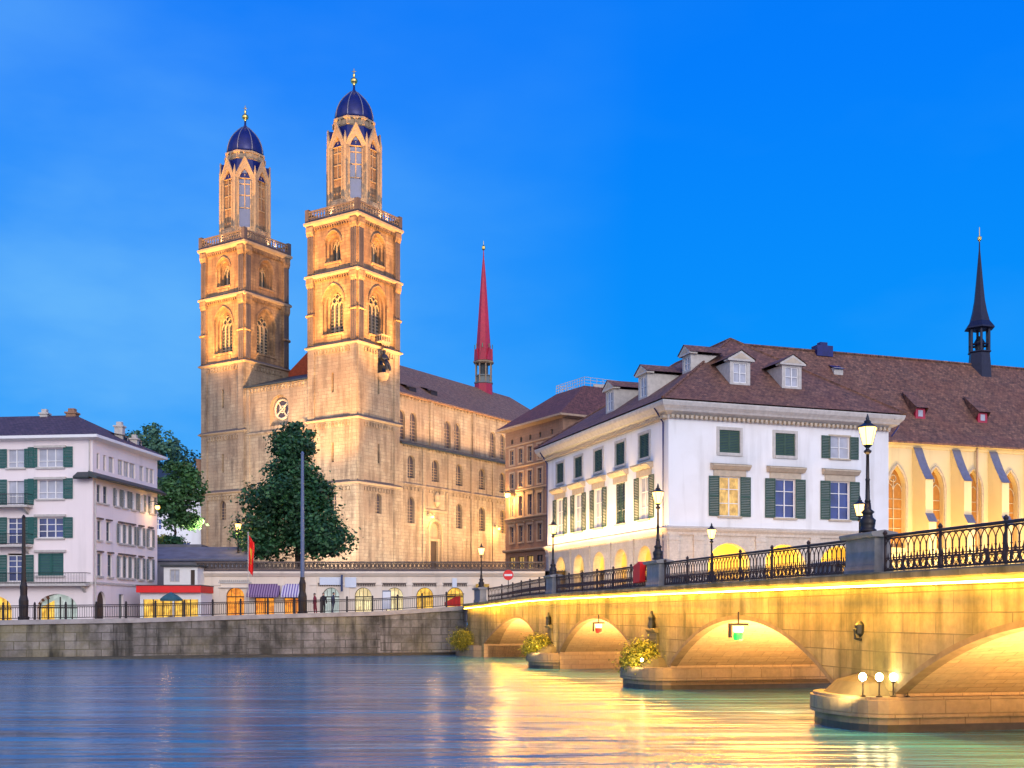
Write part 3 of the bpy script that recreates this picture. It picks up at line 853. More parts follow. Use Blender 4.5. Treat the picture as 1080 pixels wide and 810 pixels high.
# red box and no-entry sign
t = thing('red_box', 'bright red box fixed on the bridge railing beside a stone pedestal', 'box', fr.p(34.9, .02, deckz(34.9) + .22), fr.rot())
b = MB(); b.prism([(-.52, .0), (.46, .05), (.50, .88), (.3, .98), (-.42, .84), (-.52, .8)], -.05, .22, LOC); build_local(b, 'case', m_redpaint, t)
b = MB(); b.box(-.4, -.34, -.12, -.05, .1, .8, LOC); b.box(.3, .36, -.12, -.05, .1, .8, LOC); build_local(b, 'bracket', m_iron, t)
t = thing('road_sign', 'round red no-entry sign with a white bar at the bridge end', 'road sign', (-.3, 93.6, 4.3))
b = MB(); b.tube([(0, 0, 0), (0, 0, 2.5)], .035, 6); build_local(b, 'pole', m_iron, t)
b = MB()
ring = [(.42 * math.cos(2 * PI * k / 20), 2.25 + .42 * math.sin(2 * PI * k / 20)) for k in range(20)]
b.prism(ring, .05, .08, LOC); b.box(-.32, .32, .082, .09, 2.17, 2.33, LOC, 1); build_local(b, 'sign_disc', [m_redpaint, m_white], t)
t = thing('barrier_board', 'low red barrier board leaning behind the end of the river railing', 'barrier', (-4.9, 96.3, 3.95), R(22))
b = MB(); b.prism([(-.75, .1), (.62, .1), (.62, .95), (.2, .9), (-.75, .42)], -.03, .06, LOC); build_local(b, 'board', m_redpaint, t)
b = MB(); b.box(-.6, -.54, -.2, -.03, 0, .5, LOC); b.box(.45, .51, -.2, -.03, 0, .8, LOC); build_local(b, 'leg', m_iron, t)

# ================================================================== foliage
def crown(c, shape, n, leaf, seed, clumps=60):
    """leaf sized faces gathered in clumps through a crown volume; shape(t) gives half width at height fraction t"""
    rnd = random.Random(seed); b = MB()
    (cx, cy, z0, z1) = c
    cl = []
    for i in range(clumps):
        t = (i + rnd.random()) / clumps
        r = shape(t); a = rnd.random() * 2 * PI; q = math.sqrt(rnd.random()) * (.86 + .2 * rnd.random())
        cl.append((cx + math.cos(a) * r * q, cy + math.sin(a) * r * q, z0 + (z1 - z0) * t, (.40 + rnd.random() * .95) * (0.28 * max(r, 1.0) + .35)))
    tot = sum(k[3] ** 2 for k in cl)
    for (x, y, z, R_) in cl:
        for _ in range(int(n * R_ ** 2 / tot)):
            d = Vector((rnd.gauss(0, 1), rnd.gauss(0, 1), rnd.gauss(0, 1))).normalized() * R_ * (rnd.random() ** .4) * (1.5 if rnd.random() < .10 else 1)
            p = Vector((x, y, z)) + Vector((d.x, d.y, d.z * .8))
            s = leaf * (.6 + rnd.random() * .8)
            nrm = (d.normalized() * .7 + Vector((rnd.gauss(0, 1), rnd.gauss(0, 1), rnd.gauss(0, 1) + .4)) * .6).normalized()
            tx = nrm.cross(Vector((rnd.random() - .5, rnd.random() - .5, rnd.random()))).normalized(); ty = nrm.cross(tx)
            b.face([p - tx * s * .5, p + ty * s * .32 - tx * s * .1 + nrm * s * .1, p + tx * s * .55, p - ty * s * .34])
    return b
def trunk(c, h, r, seed, limbs=7, spread=2.5):
    rnd = random.Random(seed); b = MB(); x, y, z = c
    pts = [Vector((x + .25 * math.sin(i * 1.3 + seed), y + .2 * math.cos(i * 1.7 + seed), z + h * i / 8)) for i in range(9)]; pts[0] = Vector((x, y, z - .3))
    b.tube(pts, [r * (1.35 if i == 0 else 1 - .1 * i) for i in range(9)], 9)
    for i in range(limbs):
        j = 2 + rnd.randrange(6); p = pts[j]; a = rnd.random() * 2 * PI
        e = p + Vector((math.cos(a) * spread, math.sin(a) * spread, h * .18)) * (.6 + .5 * rnd.random()) * (1 - j / 12)
        m = p.lerp(e, .5) + Vector((0, 0, -.1 * h * .3))
        b.tube([p, m, e], [r * .45, r * .3, r * .1], 6)
    return b
def tree(name, label, base, h, c, shape, n, leaf, seed, mat, r=.3, clumps=60, limbs=7, spread=2.5, group=None):
    t = thing(name, label, 'tree', base, group=group)
    build(trunk(base, h, r, seed, limbs, spread), 'trunk', m_bark, t)
    build(crown(c, shape, n, leaf, seed, clumps), 'crown', mat, t)
    return t
def sh1(t):   # broad skirt, then a blunt column
    K = ((0, 5.2), (.1, 6.4), (.28, 5.7), (.5, 4.4), (.65, 3.5), (.82, 2.8), (.94, 1.9), (1.0, .7))
    for (a, x), (b, y) in zip(K[:-1], K[1:]):
        if t <= b: return (x + (y - x) * (t - a) / (b - a)) * (.92 + .13 * math.sin(17 * t))
    return 1.0
tree('leafy_tree', 'large dark green pyramidal tree before the twin-tower church', (-23.6, 128, 8.4), 13, (-24.2, 128, 10.6, 24.6), sh1, 28000, .40, 3, m_leaf, .38, 170, 10, 3.5)
tree('leafy_tree', 'mid green tree with a bare trunk between pale house and left tower', (-41.1, 140, 11.4), 8, (-40.6, 140, 14.2, 21.8), lambda t: 3.3 * math.sin(PI * min(1, .22 + t * .74)) ** .6, 7500, .42, 5, m_leaf2, .2, 60)
tree('leafy_tree', 'blue green treetop rising behind the pale corner house roof', (-58.5, 190, 9), 24, (-59.0, 190, 24.5, 34.2), lambda t: 5.4 * math.sin(PI * min(1, .18 + t * .76)) ** .7, 6500, .55, 8, m_leaf3, .35, 55, 9, 4)
# shrubs growing on the piers
bush_lab = ['yellow green bush on the pier nearest the river wall', 'yellow green bush on the pier between the two narrower arches', 'biggest yellow green bush, on the pier left of the wide arch']
for i, (u, o, z, r_, h_) in enumerate(((74.2, 2.2, .88, 1.35, 1.5), (53.4, .75, .96, 1.25, 1.3), (33.0, .62, .96, 1.15, 1.25))):
    p = fr.p(u, o, z)
    t = thing('bush', bush_lab[i], 'bush', tuple(p), group='bushes on the bridge piers')
    rnd = random.Random(i)
    b = MB()
    for k in range(9): b.tube([p, p + Vector((rnd.uniform(-.5, .5), rnd.uniform(-.3, .3), .5)), p + Vector((rnd.uniform(-1, 1), rnd.uniform(-.5, .5), 1.0))], [.04, .03, .01], 5)
    build(b, 'stem', m_bark, t)
    b = crown((p.x, p.y, z + .0, z + h_ * .56), lambda t: r_ * math.sqrt(max(.02, 1 - t * t)) * .64, 11000, .10, 20 + i, 46)
    build(b, 'foliage', m_bush, t)

# ================================================================== TWIN-TOWER CHURCH
w_ = Vector((-.838, .546, 0)); s_ = Vector((.546, .838, 0))
TK = Vector((-20.13, 150, 0)); TW = 8.6
ch = thing('twin_tower_church', 'tall floodlit sandstone church with two domed towers and red spire', 'church', (-20, 160, 8.3))
def corbels(b, fr, a0, a1, z, n, h=.75, out=.22, m=0):
    """round arched corbel table under a string course"""
    d = (a1 - a0) / n
    for i in range(n):
        a = a0 + d * i
        b.box(a + d * .30, a + d * .70, .004, out * .8, z - h, z - h * .35, fr, m)
        b.prism([(a, z), (a, z - h * .35), (a + d * .30, z - h * .35), (a + d * .5, z - h * .25), (a + d * .7, z - h * .35), (a + d, z - h * .35), (a + d, z)], .003, out * .62, fr, m)
slit = None
w_big = None
def order_window(w, h, zs, name, pane, louvre=False):
    """deep pointed belfry opening: three receding orders, tracery and louvres"""
    b = MB()
    ws, hs = w, h
    for i, (sh, d0) in enumerate(((.0, .0), (.36, .32), (.36, .64))):
        if i == 0: continue
        nw = w - .72 * i; nh = h - .42 * i; nz = zs - .02 * i
        b.wall(LOC, -w / 2 - .02, w / 2 + .02, 0, h + .02, [(-nw / 2, nw / 2, .0, nh, 'pointed', nz)], .32, -.32 * i, 0)
    iw = w - 1.44; ih = h - .84
    d = -.98
    arc = arch_pts(-iw / 2, iw / 2, zs - .04, ih, 'pointed')
    b.face([LOC.p(-iw / 2 - .2, d, 0)] + [LOC.p(x * 1.12, d, z + .1) for x, z in arc] + [LOC.p(iw / 2 + .2, d, 0)], 1)
    for i in (1, 2) if iw > 1.8 else (1,):
        n = 3 if iw > 1.8 else 2
        x = -iw / 2 + iw * i / n; b.box(x - .11, x + .11, d + .02, d + .26, 0, zs + .1, LOC, 2)
    n = 3 if iw > 1.8 else 2
    for i in range(n):
        a = arch_pts(-iw / 2 + iw * i / n, -iw / 2 + iw * (i + 1) / n, zs - .5, zs + .25, 'pointed', 4)
        b.tube([LOC.p(x, d + .13, z) for x, z in a], .09, 5, 2)
    for (cx, cz, r) in ((-iw * .22, zs + .55, iw * .17), (iw * .22, zs + .55, iw * .17), (0, zs + (ih - zs) * .62, iw * .16)):
        b.tube([LOC.p(cx + r * math.cos(t * PI / 5), d + .13, cz + r * math.sin(t * PI / 5)) for t in range(10)], .075, 5, 2, closed=True)
    if louvre:
        for j in range(int(zs / .45)):
            z = .2 + j * .45; b.face([LOC.p(-iw / 2, d + .03, z), LOC.p(iw / 2, d + .03, z), LOC.p(iw / 2, d + .16, z - .2), LOC.p(-iw / 2, d + .16, z - .2)], 2)
    # hood mould and sloping sill block
    pts = arch_pts(-w / 2 - .12, w / 2 + .12, zs, h + .16, 'pointed')
    b.tube([LOC.p(x, .06, z) for x, z in pts], .13, 6, 0)
    b.profile([(-.95, 0), (.0, -.05), (.14, -.10), (.14, -.3), (.02, -.4), (-.05, -.4)], -w / 2 - .1, w / 2 + .1, LOC, 0)
    b.box(-w / 2 * .8, w / 2 * .8, .003, .10, -1.25, -.42, LOC, 0)
    return b.build(name, [m_tower, pane, m_trim], local=True)
w4 = order_window(3.7, 6.4, 4.0, 'window', m_slate, True)  # dark pane stands in for the shade inside the belfry opening
w5 = order_window(2.7, 3.9, 2.35, 'window', m_slate, False)
wslit = MB(); wslit.face([LOC.p(-.2, -.45, 0), LOC.p(.2, -.45, 0), LOC.p(.2, -.45, 2.6), LOC.p(-.2, -.45, 2.6)]); wslit = wslit.build('window', m_slate, local=True)
wlow = arch_window(1.25, 2.7, 2.05, 'round', .45, m_leaded, m_trim, 1, False, rails=4)
stages = [8.3, 20.8, 29.3, 39.1, 48.6, 55.5]
def tower(K, first):
    C = K + (w_ + s_) * TW / 2
    sides = [Fr(K, w_, -s_), Fr(K, s_, -w_), Fr(K + w_ * TW, s_, w_), Fr(K + s_ * TW, w_, s_)]
    b = MB()
    shs = []; trs = []
    places = []
    for si, f in enumerate(sides):
        m = TW / 2
        # lower stages
        holes = [(m - .62, m + .62, 16.9, 19.6, 'round', 18.95)]
        b.wall(f, 0, TW, stages[0], stages[1], holes, .5, 0, 0); places.append((wlow, f, m, 16.9))
        for z0, z1, s0 in ((stages[1], stages[2], 23.6), (stages[2], stages[3], 32.8)):
            b.wall(f, 0, TW, z0, z1, [(m - .2, m + .2, s0, s0 + 2.6)], .5, 0, 0); places.append((wslit, f, m, s0))
        b.wall(f, 0, TW, stages[3], stages[4], [(m - 1.85, m + 1.85, 40.7, 47.1, 'pointed', 44.7)], .33, -.12, 1); places.append((w4, f, m, 40.7))
        b.wall(f, 0, TW, stages[4], stages[5], [(m - 1.35, m + 1.35, 50.2, 54.1, 'pointed', 52.55)], .33, -.12, 1); places.append((w5, f, m, 50.2))
        # corner lisenes and corbel tables on the plain stages
        for z0, z1 in zip(stages[:3], stages[1:4]):
            for a in (0, TW - 1.15): b.box(a, a + 1.15, .0, .16, z0, z1 - .25, f, 0)
            corbels(b, f, 1.15, TW - 1.15, z1 - .26, 11, .8, .24)
        # shafts clustered on the corners of the belfry stages
        for z0, z1 in zip(stages[3:5], stages[4:6]):
            for a in (.02, TW - 1.02):
                sh = MB(); shs.append(sh)
                sh.box(a, a + 1.0, -.1, .18, z0 + .25, z1 - 1.5, f, 0)
                for q in (.16, .5, .84):
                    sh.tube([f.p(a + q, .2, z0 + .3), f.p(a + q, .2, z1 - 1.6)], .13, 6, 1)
                sh.profile([(-.1, z1 - 1.5), (.22, z1 - 1.5), (.42, z1 - .95), (.42, z1 - .25), (-.1, z1 - .25)], a - .08, a + 1.08, f, 0)
                zm = (z0 + z1) / 2 - .6
                if z1 - z0 > 8: sh.profile([(-.1, zm), (.40, zm), (.50, zm + .12), (.40, zm + .3), (-.1, zm + .45)], a - .1, a + 1.1, f, 0)
            corbels(b, f, 1.1, TW - 1.1, z1 - .26, 15, .55, .26, 1)
    for z in stages[1:5]:
        o = .42
        P = [K + w_ * (-o) + s_ * (-o), K + w_ * (TW + o) - s_ * o, K + w_ * (TW + o) + s_ * (TW + o), K - w_ * o + s_ * (TW + o)]
        Q = [K + w_ * .0 + s_ * .0, K + w_ * TW, K + w_ * TW + s_ * TW, K + s_ * TW]
        big = z > 45; tr = MB(); trs.append(tr)
        h0, h1 = (.26, .04) if not big else (.34, .10)
        for i in range(4):
            j = (i + 1) % 4
            mid = lambda k: Q[k].lerp(P[k], .86)
            v = lambda p, zz: (p.x, p.y, zz)
            tr.face([v(Q[i], z - h0 - .1), v(Q[j], z - h0 - .1), v(P[j], z - h0 + .14), v(P[i], z - h0 + .14)])
            tr.face([v(P[i], z - h0 + .14), v(P[j], z - h0 + .14), v(P[j], z + h1 - .05), v(P[i], z + h1 - .05)], 0)
            tr.face([v(P[i], z + h1 - .05), v(P[j], z + h1 - .05), v(Q[j], z + h1 + .32), v(Q[i], z + h1 + .32)], 1)  # ledge top painted dark, as under light from below
    tw = build(b, 'bell_tower', [m_church, m_tower], ch)
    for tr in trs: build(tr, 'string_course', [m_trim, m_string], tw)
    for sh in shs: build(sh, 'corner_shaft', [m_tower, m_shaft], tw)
    # top cornice and gallery
    b = MB(); Z = stages[5]
    def sq(o): return [K - w_ * o - s_ * o, K + w_ * (TW + o) - s_ * o, K + w_ * (TW + o) + s_ * (TW + o), K - w_ * o + s_ * (TW + o)]
    lev = [(0.0, Z - .4), (.12, Z - .3), (.42, Z), (.48, Z + .1), (.48, Z + .35)]
    for (o0, z0), (o1, z1) in zip(lev[:-1], lev[1:]):
        A, B = sq(o0), sq(o1)
        for i in range(4):
            j = (i + 1) % 4
            b.face([(A[i].x, A[i].y, z0), (A[j].x, A[j].y, z0), (B[j].x, B[j].y, z1), (B[i].x, B[i].y, z1)])
    A = sq(.48); b.face([(p.x, p.y, Z + .35) for p in A])
    build(b, 'top_cornice', m_trim, tw)
    b = MB(); g0 = Z + .352; g1 = g0 + 1.55
    for f in sides:
        b.box(.3, TW - .3, .12, .30, g0, g0 + .42, f, 1); b.box(.3, TW - .3, .10, .32, g1 - .22, g1, f)
        n = 16
        for i in range(n + 1):
            a = .25 + (TW - .5) * i / n; b.box(a - .07, a + .07, .14, .28, g0 + .42, g1 - .22, f)
            if i < n:
                r = (TW - .5) / n * .42; c = a + (TW - .5) / n / 2
                b.tube([f.p(c + r * math.cos(t * PI / 4), .21, g0 + .88 + r * 1.3 * math.sin(t * PI / 4)) for t in range(8)], .06, 4, 0, closed=True)
        for a in (-.32, TW - .28):
            b.box(a, a + .6, -.26, .34, g0, g1 + .25, f, 1)
    build(b, 'gallery', [m_string, m_shaft], tw)
    # octagonal lantern
    ap = 3.42; hw = ap * math.tan(PI / 8)
    ob = MB(); gb = MB(); glz = MB()
    a0 = math.atan2(-s_.y, -s_.x)
    for k in range(8):
        a = a0 + k * PI / 4; n = Vector((math.cos(a), math.sin(a), 0)); u = Vector((-n.y, n.x, 0))
        f = Fr(C + n * ap - u * hw, u, n); L = 2 * hw
        zb, zt = Z + .352, 65.6
        ob.wall(f, 0, L, zb, zt, [(L / 2 - .78, L / 2 + .78, 58.6, 65.55, None)], .3, 0, 0)
        # blind lancet plate with pointed head reaching into the gable
        arc = arch_pts(L / 2 - .78, L / 2 + .78, 65.0, 67.0, 'pointed')
        glz.face([f.p(L / 2 - .78, -.3, 58.6)] + [f.p(x, -.3, z) for x, z in arc] + [f.p(L / 2 + .78, -.3, 58.6)], 0 if k % 2 else 1)
        glz.box(L / 2 - .06, L / 2 + .06, -.29, -.16, 61.5, 66.2, f, 2)
        for z in (61.4, 63.2, 64.8): glz.box(L / 2 - .76, L / 2 + .76, -.29, -.2, z - .06, z + .06, f, 2)
        # gable: front with pointed opening, thick
        zp = 68.5
        for q in range(len(arc) // 2):
            (x0, z0), (x1, z1) = arc[q], arc[q + 1]
            e = lambda z: max(0.0, (z - 65.6) / (zp - 65.6)) * L / 2
            for sgn in (0, 1):
                X = lambda x: x if not sgn else L - x
                zz0, zz1 = max(z0, 65.6), max(z1, 65.6)
                if zz1 <= 65.6 + 1e-4: continue
                gb.face([f.p(X(e(zz0)), .03, zz0), f.p(X(x0), .03, zz0), f.p(X(x1), .03, zz1), f.p(X(e(zz1)), .03, zz1)])
                gb.face([f.p(X(x0), .03, zz0), f.p(X(x1), .03, zz1), f.p(X(x1), -.3, zz1), f.p(X(x0), -.3, zz0)])
        e = max(0, (67.0 - 65.6) / (zp - 65.6)) * L / 2
        gb.face([f.p(e, .03, 67.0), f.p(L - e, .03, 67.0), f.p(L / 2, .03, zp)])
        for sgn in (0, 1):
            X = lambda x: x if not sgn else L - x
            gb.tube([f.p(X(-.02), .06, 65.5), f.p(X(L / 2), .06, zp + .1)], .13, 5)
            gb.face([f.p(X(0), .03, 65.6), f.p(X(L / 2), .03, zp), f.p(X(L / 2), -1.0, zp), f.p(X(0), -.2, 65.6)], 1)
        ob.tube([f.p(0, .02, zb), f.p(0, .02, 66.6)], .2, 6, 1)
        ob.tube([f.p(0, .02, 66.6), f.p(0, .02, 67.5)], [.2, .02], 6, 1)
        ob.tube([f.p(L / 2 - .85, .02, 58.6), f.p(L / 2 - .85, .02, 65.2)], .1, 5, 1); ob.tube([f.p(L / 2 + .85, .02, 58.6), f.p(L / 2 + .85, .02, 65.2)], .1, 5, 1)
    la = build(ob, 'lantern', [m_church, m_trim], tw)
    build(gb, 'lantern_gables', [m_trim, m_lead], tw); build(glz, 'lantern_windows', [m_lantglass, m_tower, m_trim], tw)
    b = MB()
    ph = a0 + PI / 8
    b.lathe(C[:2], [(3.6, 65.62), (3.15, 67.2), (2.8, 68.6)], 8, ph, 1)
    b.lathe(C[:2], [(2.82, 68.6), (2.95, 68.75), (2.8, 68.8), (2.8, 69.45), (3.0, 69.55), (3.0, 69.8), (2.75, 69.85)], 8, ph, 0)
    for k in range(16):
        a = ph + k * PI / 8; b.tube([(C.x + 2.83 * math.cos(a), C.y + 2.83 * math.sin(a), 68.8), (C.x + 2.83 * math.cos(a), C.y + 2.83 * math.sin(a), 69.5)], .1, 5, 0)
    build(b, 'drum', [m_trim, m_lead], tw)
    b = MB()
    b.lathe(C[:2], [(2.62, 69.86), (2.66, 70.2), (2.6, 70.8), (2.42, 71.5), (2.08, 72.25), (1.6, 72.95), (1.0, 73.6), (.45, 74.1), (.16, 74.45), (.12, 75.0)], 24, ph)
    for k in range(8):
        a = ph + k * PI / 4
        b.tube([(C.x + r * math.cos(a), C.y + r * math.sin(a), z) for r, z in ((2.66, 69.9), (2.70, 70.2), (2.64, 70.8), (2.46, 71.5), (2.12, 72.25), (1.64, 72.95), (1.04, 73.6), (.48, 74.1))], .075, 5, 1)
    build(b, 'dome', [m_lead, m_copper], tw, smooth=True)
    b = MB()
    b.lathe(C[:2], [(.10, 75.0), (.22, 75.1), (.12, 75.2), (.40, 75.4), (.50, 75.65), (.42, 75.9), (.18, 76.05), (.12, 76.3), (.22, 76.45), (.1, 76.6), (.05, 77.3), (.01, 77.4)], 12)
    b.tube([(C.x - .3, C.y, 76.95), (C.x + .3, C.y, 76.95)], .05, 5)
    build(b, 'finial', m_gold, tw, smooth=True)
    for pr, f, a, z in places: place(pr, f, a, -.12 if pr in (w4, w5) else 0, z, tw)
    return tw
tower(TK, True)
tower(TK + w_ * 20.7, False)
# westwork between the towers
b = MB()
f = Fr(TK + w_ * TW - s_ * -.25, w_, -s_)
G = 20.7 - TW; c = G / 2
c -= .4
rose = [(c - 1.75, c + 1.75, 29.4, 33.6, 'round', 31.85)]
b.wall(f, -.05, G + .05, 8.3, 35.2, rose, .7)
corbels(b, f, .3, G - .3, 35.1, 18, .7, .22)
for a in (.0, G - .8): b.box(a, a + .8, .0, .14, 8.3, 35.0, f)
for z in (20.8, 29.3 - .6): b.profile([(0, z - .3), (.25, z - .2), (.25, z), (0, z + .2)], 0, G, f)
ww = build(b, 'westwork', m_church, ch)
b = MB()
b.face([f.p(c - 1.8, -.7, 29.3), f.p(c + 1.8, -.7, 29.3), f.p(c + 1.8, -.7, 33.7), f.p(c - 1.8, -.7, 33.7)], 0)
b.face([f.p(c + 1.3 * math.cos(t * PI / 12), -.69, 31.7 + 1.3 * math.sin(t * PI / 12)) for t in range(24)], 1)
for t in range(2):
    a = PI / 4 + t * PI / 2 + .12; b.tube([f.p(c + 1.3 * math.cos(a), -.62, 31.7 + 1.3 * math.sin(a)), f.p(c - 1.3 * math.cos(a), -.62, 31.7 - 1.3 * math.sin(a))], .11, 5, 2)
for r, tt_ in ((1.32, .16), (.45, .08)): b.tube([f.p(c + r * math.cos(t * PI / 10), -.62, 31.7 + r * math.sin(t * PI / 10)) for t in range(20)], tt_, 5, 2, closed=True)
build(b, 'rose_window', [m_church, m_leaded, m_goldtrim], ww)
b = MB()
b.face([f.p(-.0, .5, 35.05), f.p(G, .5, 35.05), f.p(G, -8.3, 38.0), f.p(0, -8.3, 38.0)])
b.face([f.p(-.0, .5, 35.05), f.p(G, .5, 35.05), f.p(G, .5, 35.25), f.p(0, .5, 35.25)], 0)
b.face([f.p(-.0, .5, 35.25), f.p(G, .5, 35.25), f.p(G, -8.3, 38.2), f.p(0, -8.3, 38.2)])
build(b, 'westwork_roof', m_slate, ww)

# nave
SE = TK + s_ * TW
NL = 52
b = MB(); na_places = []
fa = Fr(SE, s_, -w_)
holes = []
for a in (2.75, 8.3, 14.1, 20.0, 25.6, 31.3, 37):
    holes.append((a - .85, a + .85, 22.35, 25.5, 'round', 24.65)); na_places.append(('up', fa, a, 22.35))
for a in (2.7, 14.1, 20.0, 25.7, 31.3, 37):
    holes.append((a - .8, a + .8, 16.1, 19.75, 'round', 18.95)); na_places.append(('lo', fa, a, 16.1))
holes.append((6.9, 9.5, 8.3, 16.6, 'round', 15.3))
b.wall(fa, 0, NL, 8.3, 27.1, holes, .5)
for a in (0, 5.2, 11.2, 17.0, 22.7, 28.4, 34): b.box(a, a + .7, .0, .16, 8.3, 26.9, fa)
corbels(b, fa, .7, NL, 21.3, 62, .65, .2); b.profile([(0, 21.3), (.24, 21.34), (.24, 21.5), (0, 21.7)], .0, NL, fa)
corbels(b, fa, .7, NL, 27.0, 62, .45, .2)
fc = Fr(SE + w_ * 3.2, s_, -w_)
ch_holes = []
for a in (4.6, 7.3, 15.6, 18.1, 27.6, 30.4, 38, 41):
    ch_holes.append((a - .8, a + .8, 28.3, 32.4, 'round', 31.6)); na_places.append(('cl', fc, a, 28.3))
b.wall(fc, 0, NL, 26.5, 35.1, ch_holes, .45)
for a in (1.0, 11.0, 21.8, 33): b.box(a, a + .75, .0, .3, 27.6, 34.8, fc)
corbels(b, fc, 0, NL, 34.9, 64, .7, .22)
# far side, west gable and end walls
fn = Fr(SE + w_ * 26.1, s_, w_); b.wall(fn, 0, NL, 8.3, 35.1)
fe = Fr(SE + w_ * 3.2 + s_ * NL, w_, s_); b.wall(fe, 0, 22.9, 8.3, 35.1)
fe2 = Fr(SE + s_ * NL, w_, s_); b.wall(fe2, 0, 3.2, 8.3, 27.1)
nave = build(b, 'nave', m_church, ch)
wu = arch_window(1.7, 3.15, 2.3, 'round', .42, m_leaded, m_trim, 1, False, rails=5)
wlo = arch_window(1.6, 3.65, 2.85, 'round', .42, m_leaded, m_trim, 1, False, rails=6)
wcl = arch_window(1.6, 4.1, 3.3, 'round', .40, m_leaded, m_trim, 1, False, rails=6)
for kd, f, a, z in na_places: place({'up': wu, 'lo': wlo, 'cl': wcl}[kd], f, a, 0, z, nave)
b = MB()
# aisle lean-to roof
b.face([fa.p(-.0, .55, 27.0), fa.p(NL + .5, .55, 27.0), fa.p(NL + .5, -3.2, 28.1), fa.p(0, -3.2, 28.1)])
b.face([fa.p(-.0, .55, 26.8), fa.p(NL + .5, .55, 26.8), fa.p(NL + .5, .55, 27.0), fa.p(0, .55, 27.0)])
b.face([fa.p(-.0, .55, 26.8), fa.p(NL + .5, .55, 26.8), fa.p(NL + .5, 0, 26.8), fa.p(0, 0, 26.8)])
build(b, 'aisle_roof', m_slate, ch)
b = MB(); ez, rz_ = 35.0, 42.6; RD = 11.45
b.face([fc.p(-.0, .6, ez - .3), fc.p(NL + 1, .6, ez - .3), fc.p(NL - 2, -RD, rz_), fc.p(0, -RD, rz_)])
b.face([fc.p(-.0, -2 * RD - .6, ez - .3), fc.p(NL + 1, -2 * RD - .6, ez - .3), fc.p(NL - 2, -RD, rz_), fc.p(0, -RD, rz_)])
b.face([fc.p(NL + 1, .6, ez - .3), fc.p(NL + 1, -2 * RD - .6, ez - .3), fc.p(NL - 2, -RD, rz_)])
b.face([fc.p(-.0, .6, ez - .3), fc.p(NL + 1, .6, ez - .3), fc.p(NL + 1, .6, ez - .5), fc.p(0, .6, ez - .5)])
b.face([fc.p(-.0, .6, ez - .5), fc.p(NL + 1, .6, ez - .5), fc.p(NL + 1, 0, ez - .5), fc.p(0, 0, ez - .5)])
nroof = build(b, 'nave_roof', m_roof_nave, ch)
# west end of the nave roof, red tiles showing between the towers
b = MB()
b.face([fc.p(-.05, .0, 35.2), fc.p(-.05, -RD, 42.75), fc.p(-.05, -2 * RD, 35.2), fc.p(-.05, -2 * RD, 34), fc.p(-.05, 0, 34)])
build(b, 'west_gable', m_orange_roof, ch)
for a in (8.2, 14.5):
    b = MB(); k = .72
    o = -1.7 if a > 10 else -.8
    zz = ez + (-o) * (rz_ - ez) / RD
    b.face([fc.p(a - 1, o - 2.1, zz + 1.45), fc.p(a + 1, o - 2.1, zz + 1.45), fc.p(a + 1.0, o + .25, zz + .75), fc.p(a - 1, o + .25, zz + .75)], 0)
    b.box(a - .8, a + .8, o - 1.2, o, zz - .1, zz + .72, fc, 1)
    build(b, 'roof_hatch', [m_roof_nave, m_wood], nroof)
# door
b = MB(); a = 8.2
b.face([fa.p(7.3, -.48, 8.3), fa.p(9.1, -.48, 8.3), fa.p(9.1, -.48, 13.9), fa.p(7.3, -.48, 13.9)], 0)
arc = arch_pts(6.9, 9.5, 15.3, 16.6, 'round')
b.face([fa.p(6.9, -.49, 8.3)] + [fa.p(x, -.49, z) for x, z in arc] + [fa.p(9.5, -.49, 8.3)], 1)
b.box(6.95, 7.3, -.48, -.1, 8.3, 13.9, fa, 1); b.box(9.1, 9.45, -.48, -.1, 8.3, 13.9, fa, 1); b.box(6.95, 9.45, -.48, -.1, 13.9, 14.3, fa, 1)
pts = [(6.6, 8.5)] + arch_pts(6.6, 9.8, 15.3, 16.9, 'round') + [(9.8, 8.5)]
b.tube([fa.p(x, .06, z) for x, z in pts], .2, 6, 1)
build(b, 'portal_door', [m_wood, m_trim], ch)
b = MB(); b.box(5.2, 10.9, .17, .24, 18.0, 18.3, fa); b.box(5.2, 5.4, .17, .24, 18.3, 21.0, fa); b.box(10.7, 10.9, .17, .24, 18.3, 21.0, fa); b.lathe(fa.p(8.3, .3, 0)[:2], [(.15, 18.8), (.5, 19.4), (.35, 19.8), (.42, 20.3), (.2, 20.8)], 8); build(b, 'relief_frame', m_trim, ch)
# red ridge turret
Cx = fc.p(41.7, -RD, 0)
tt = MB(); tt.lathe(Cx[:2], [(1.75, 39.66), (1.6, 43.47)], 8, .3); tur = build(tt, 'ridge_turret', m_red, ch)
b = MB()
for k in range(8):
    a = .3 + k * PI / 4; b.tube([(Cx.x + 1.4 * math.cos(a), Cx.y + 1.4 * math.sin(a), 43.47), (Cx.x + 1.4 * math.cos(a), Cx.y + 1.4 * math.sin(a), 47.08)], .13, 5)
b.lathe(Cx[:2], [(1.55, 43.47), (1.7, 43.58), (1.7, 43.79), (1.3, 43.84), (1.3, 44.74), (1.5, 44.85), (1.5, 45.01)], 8, .3, 1)
b.lathe(Cx[:2], [(.75, 44.96), (.75, 47.08)], 8, .3, 2)
b.lathe(Cx[:2], [(1.6, 46.97), (1.85, 47.18), (1.85, 47.39), (1.4, 47.50)], 8, .3, 0)
build(b, 'belfry', [m_trim, m_greyshut, m_slate], tur)
b = MB()
b.lathe(Cx[:2], [(1.55, 47.50), (1.28, 50.15), (1.05, 53.33), (.72, 58.10), (.42, 62.34), (.14, 65.31), (.06, 66.79)], 8, .3)
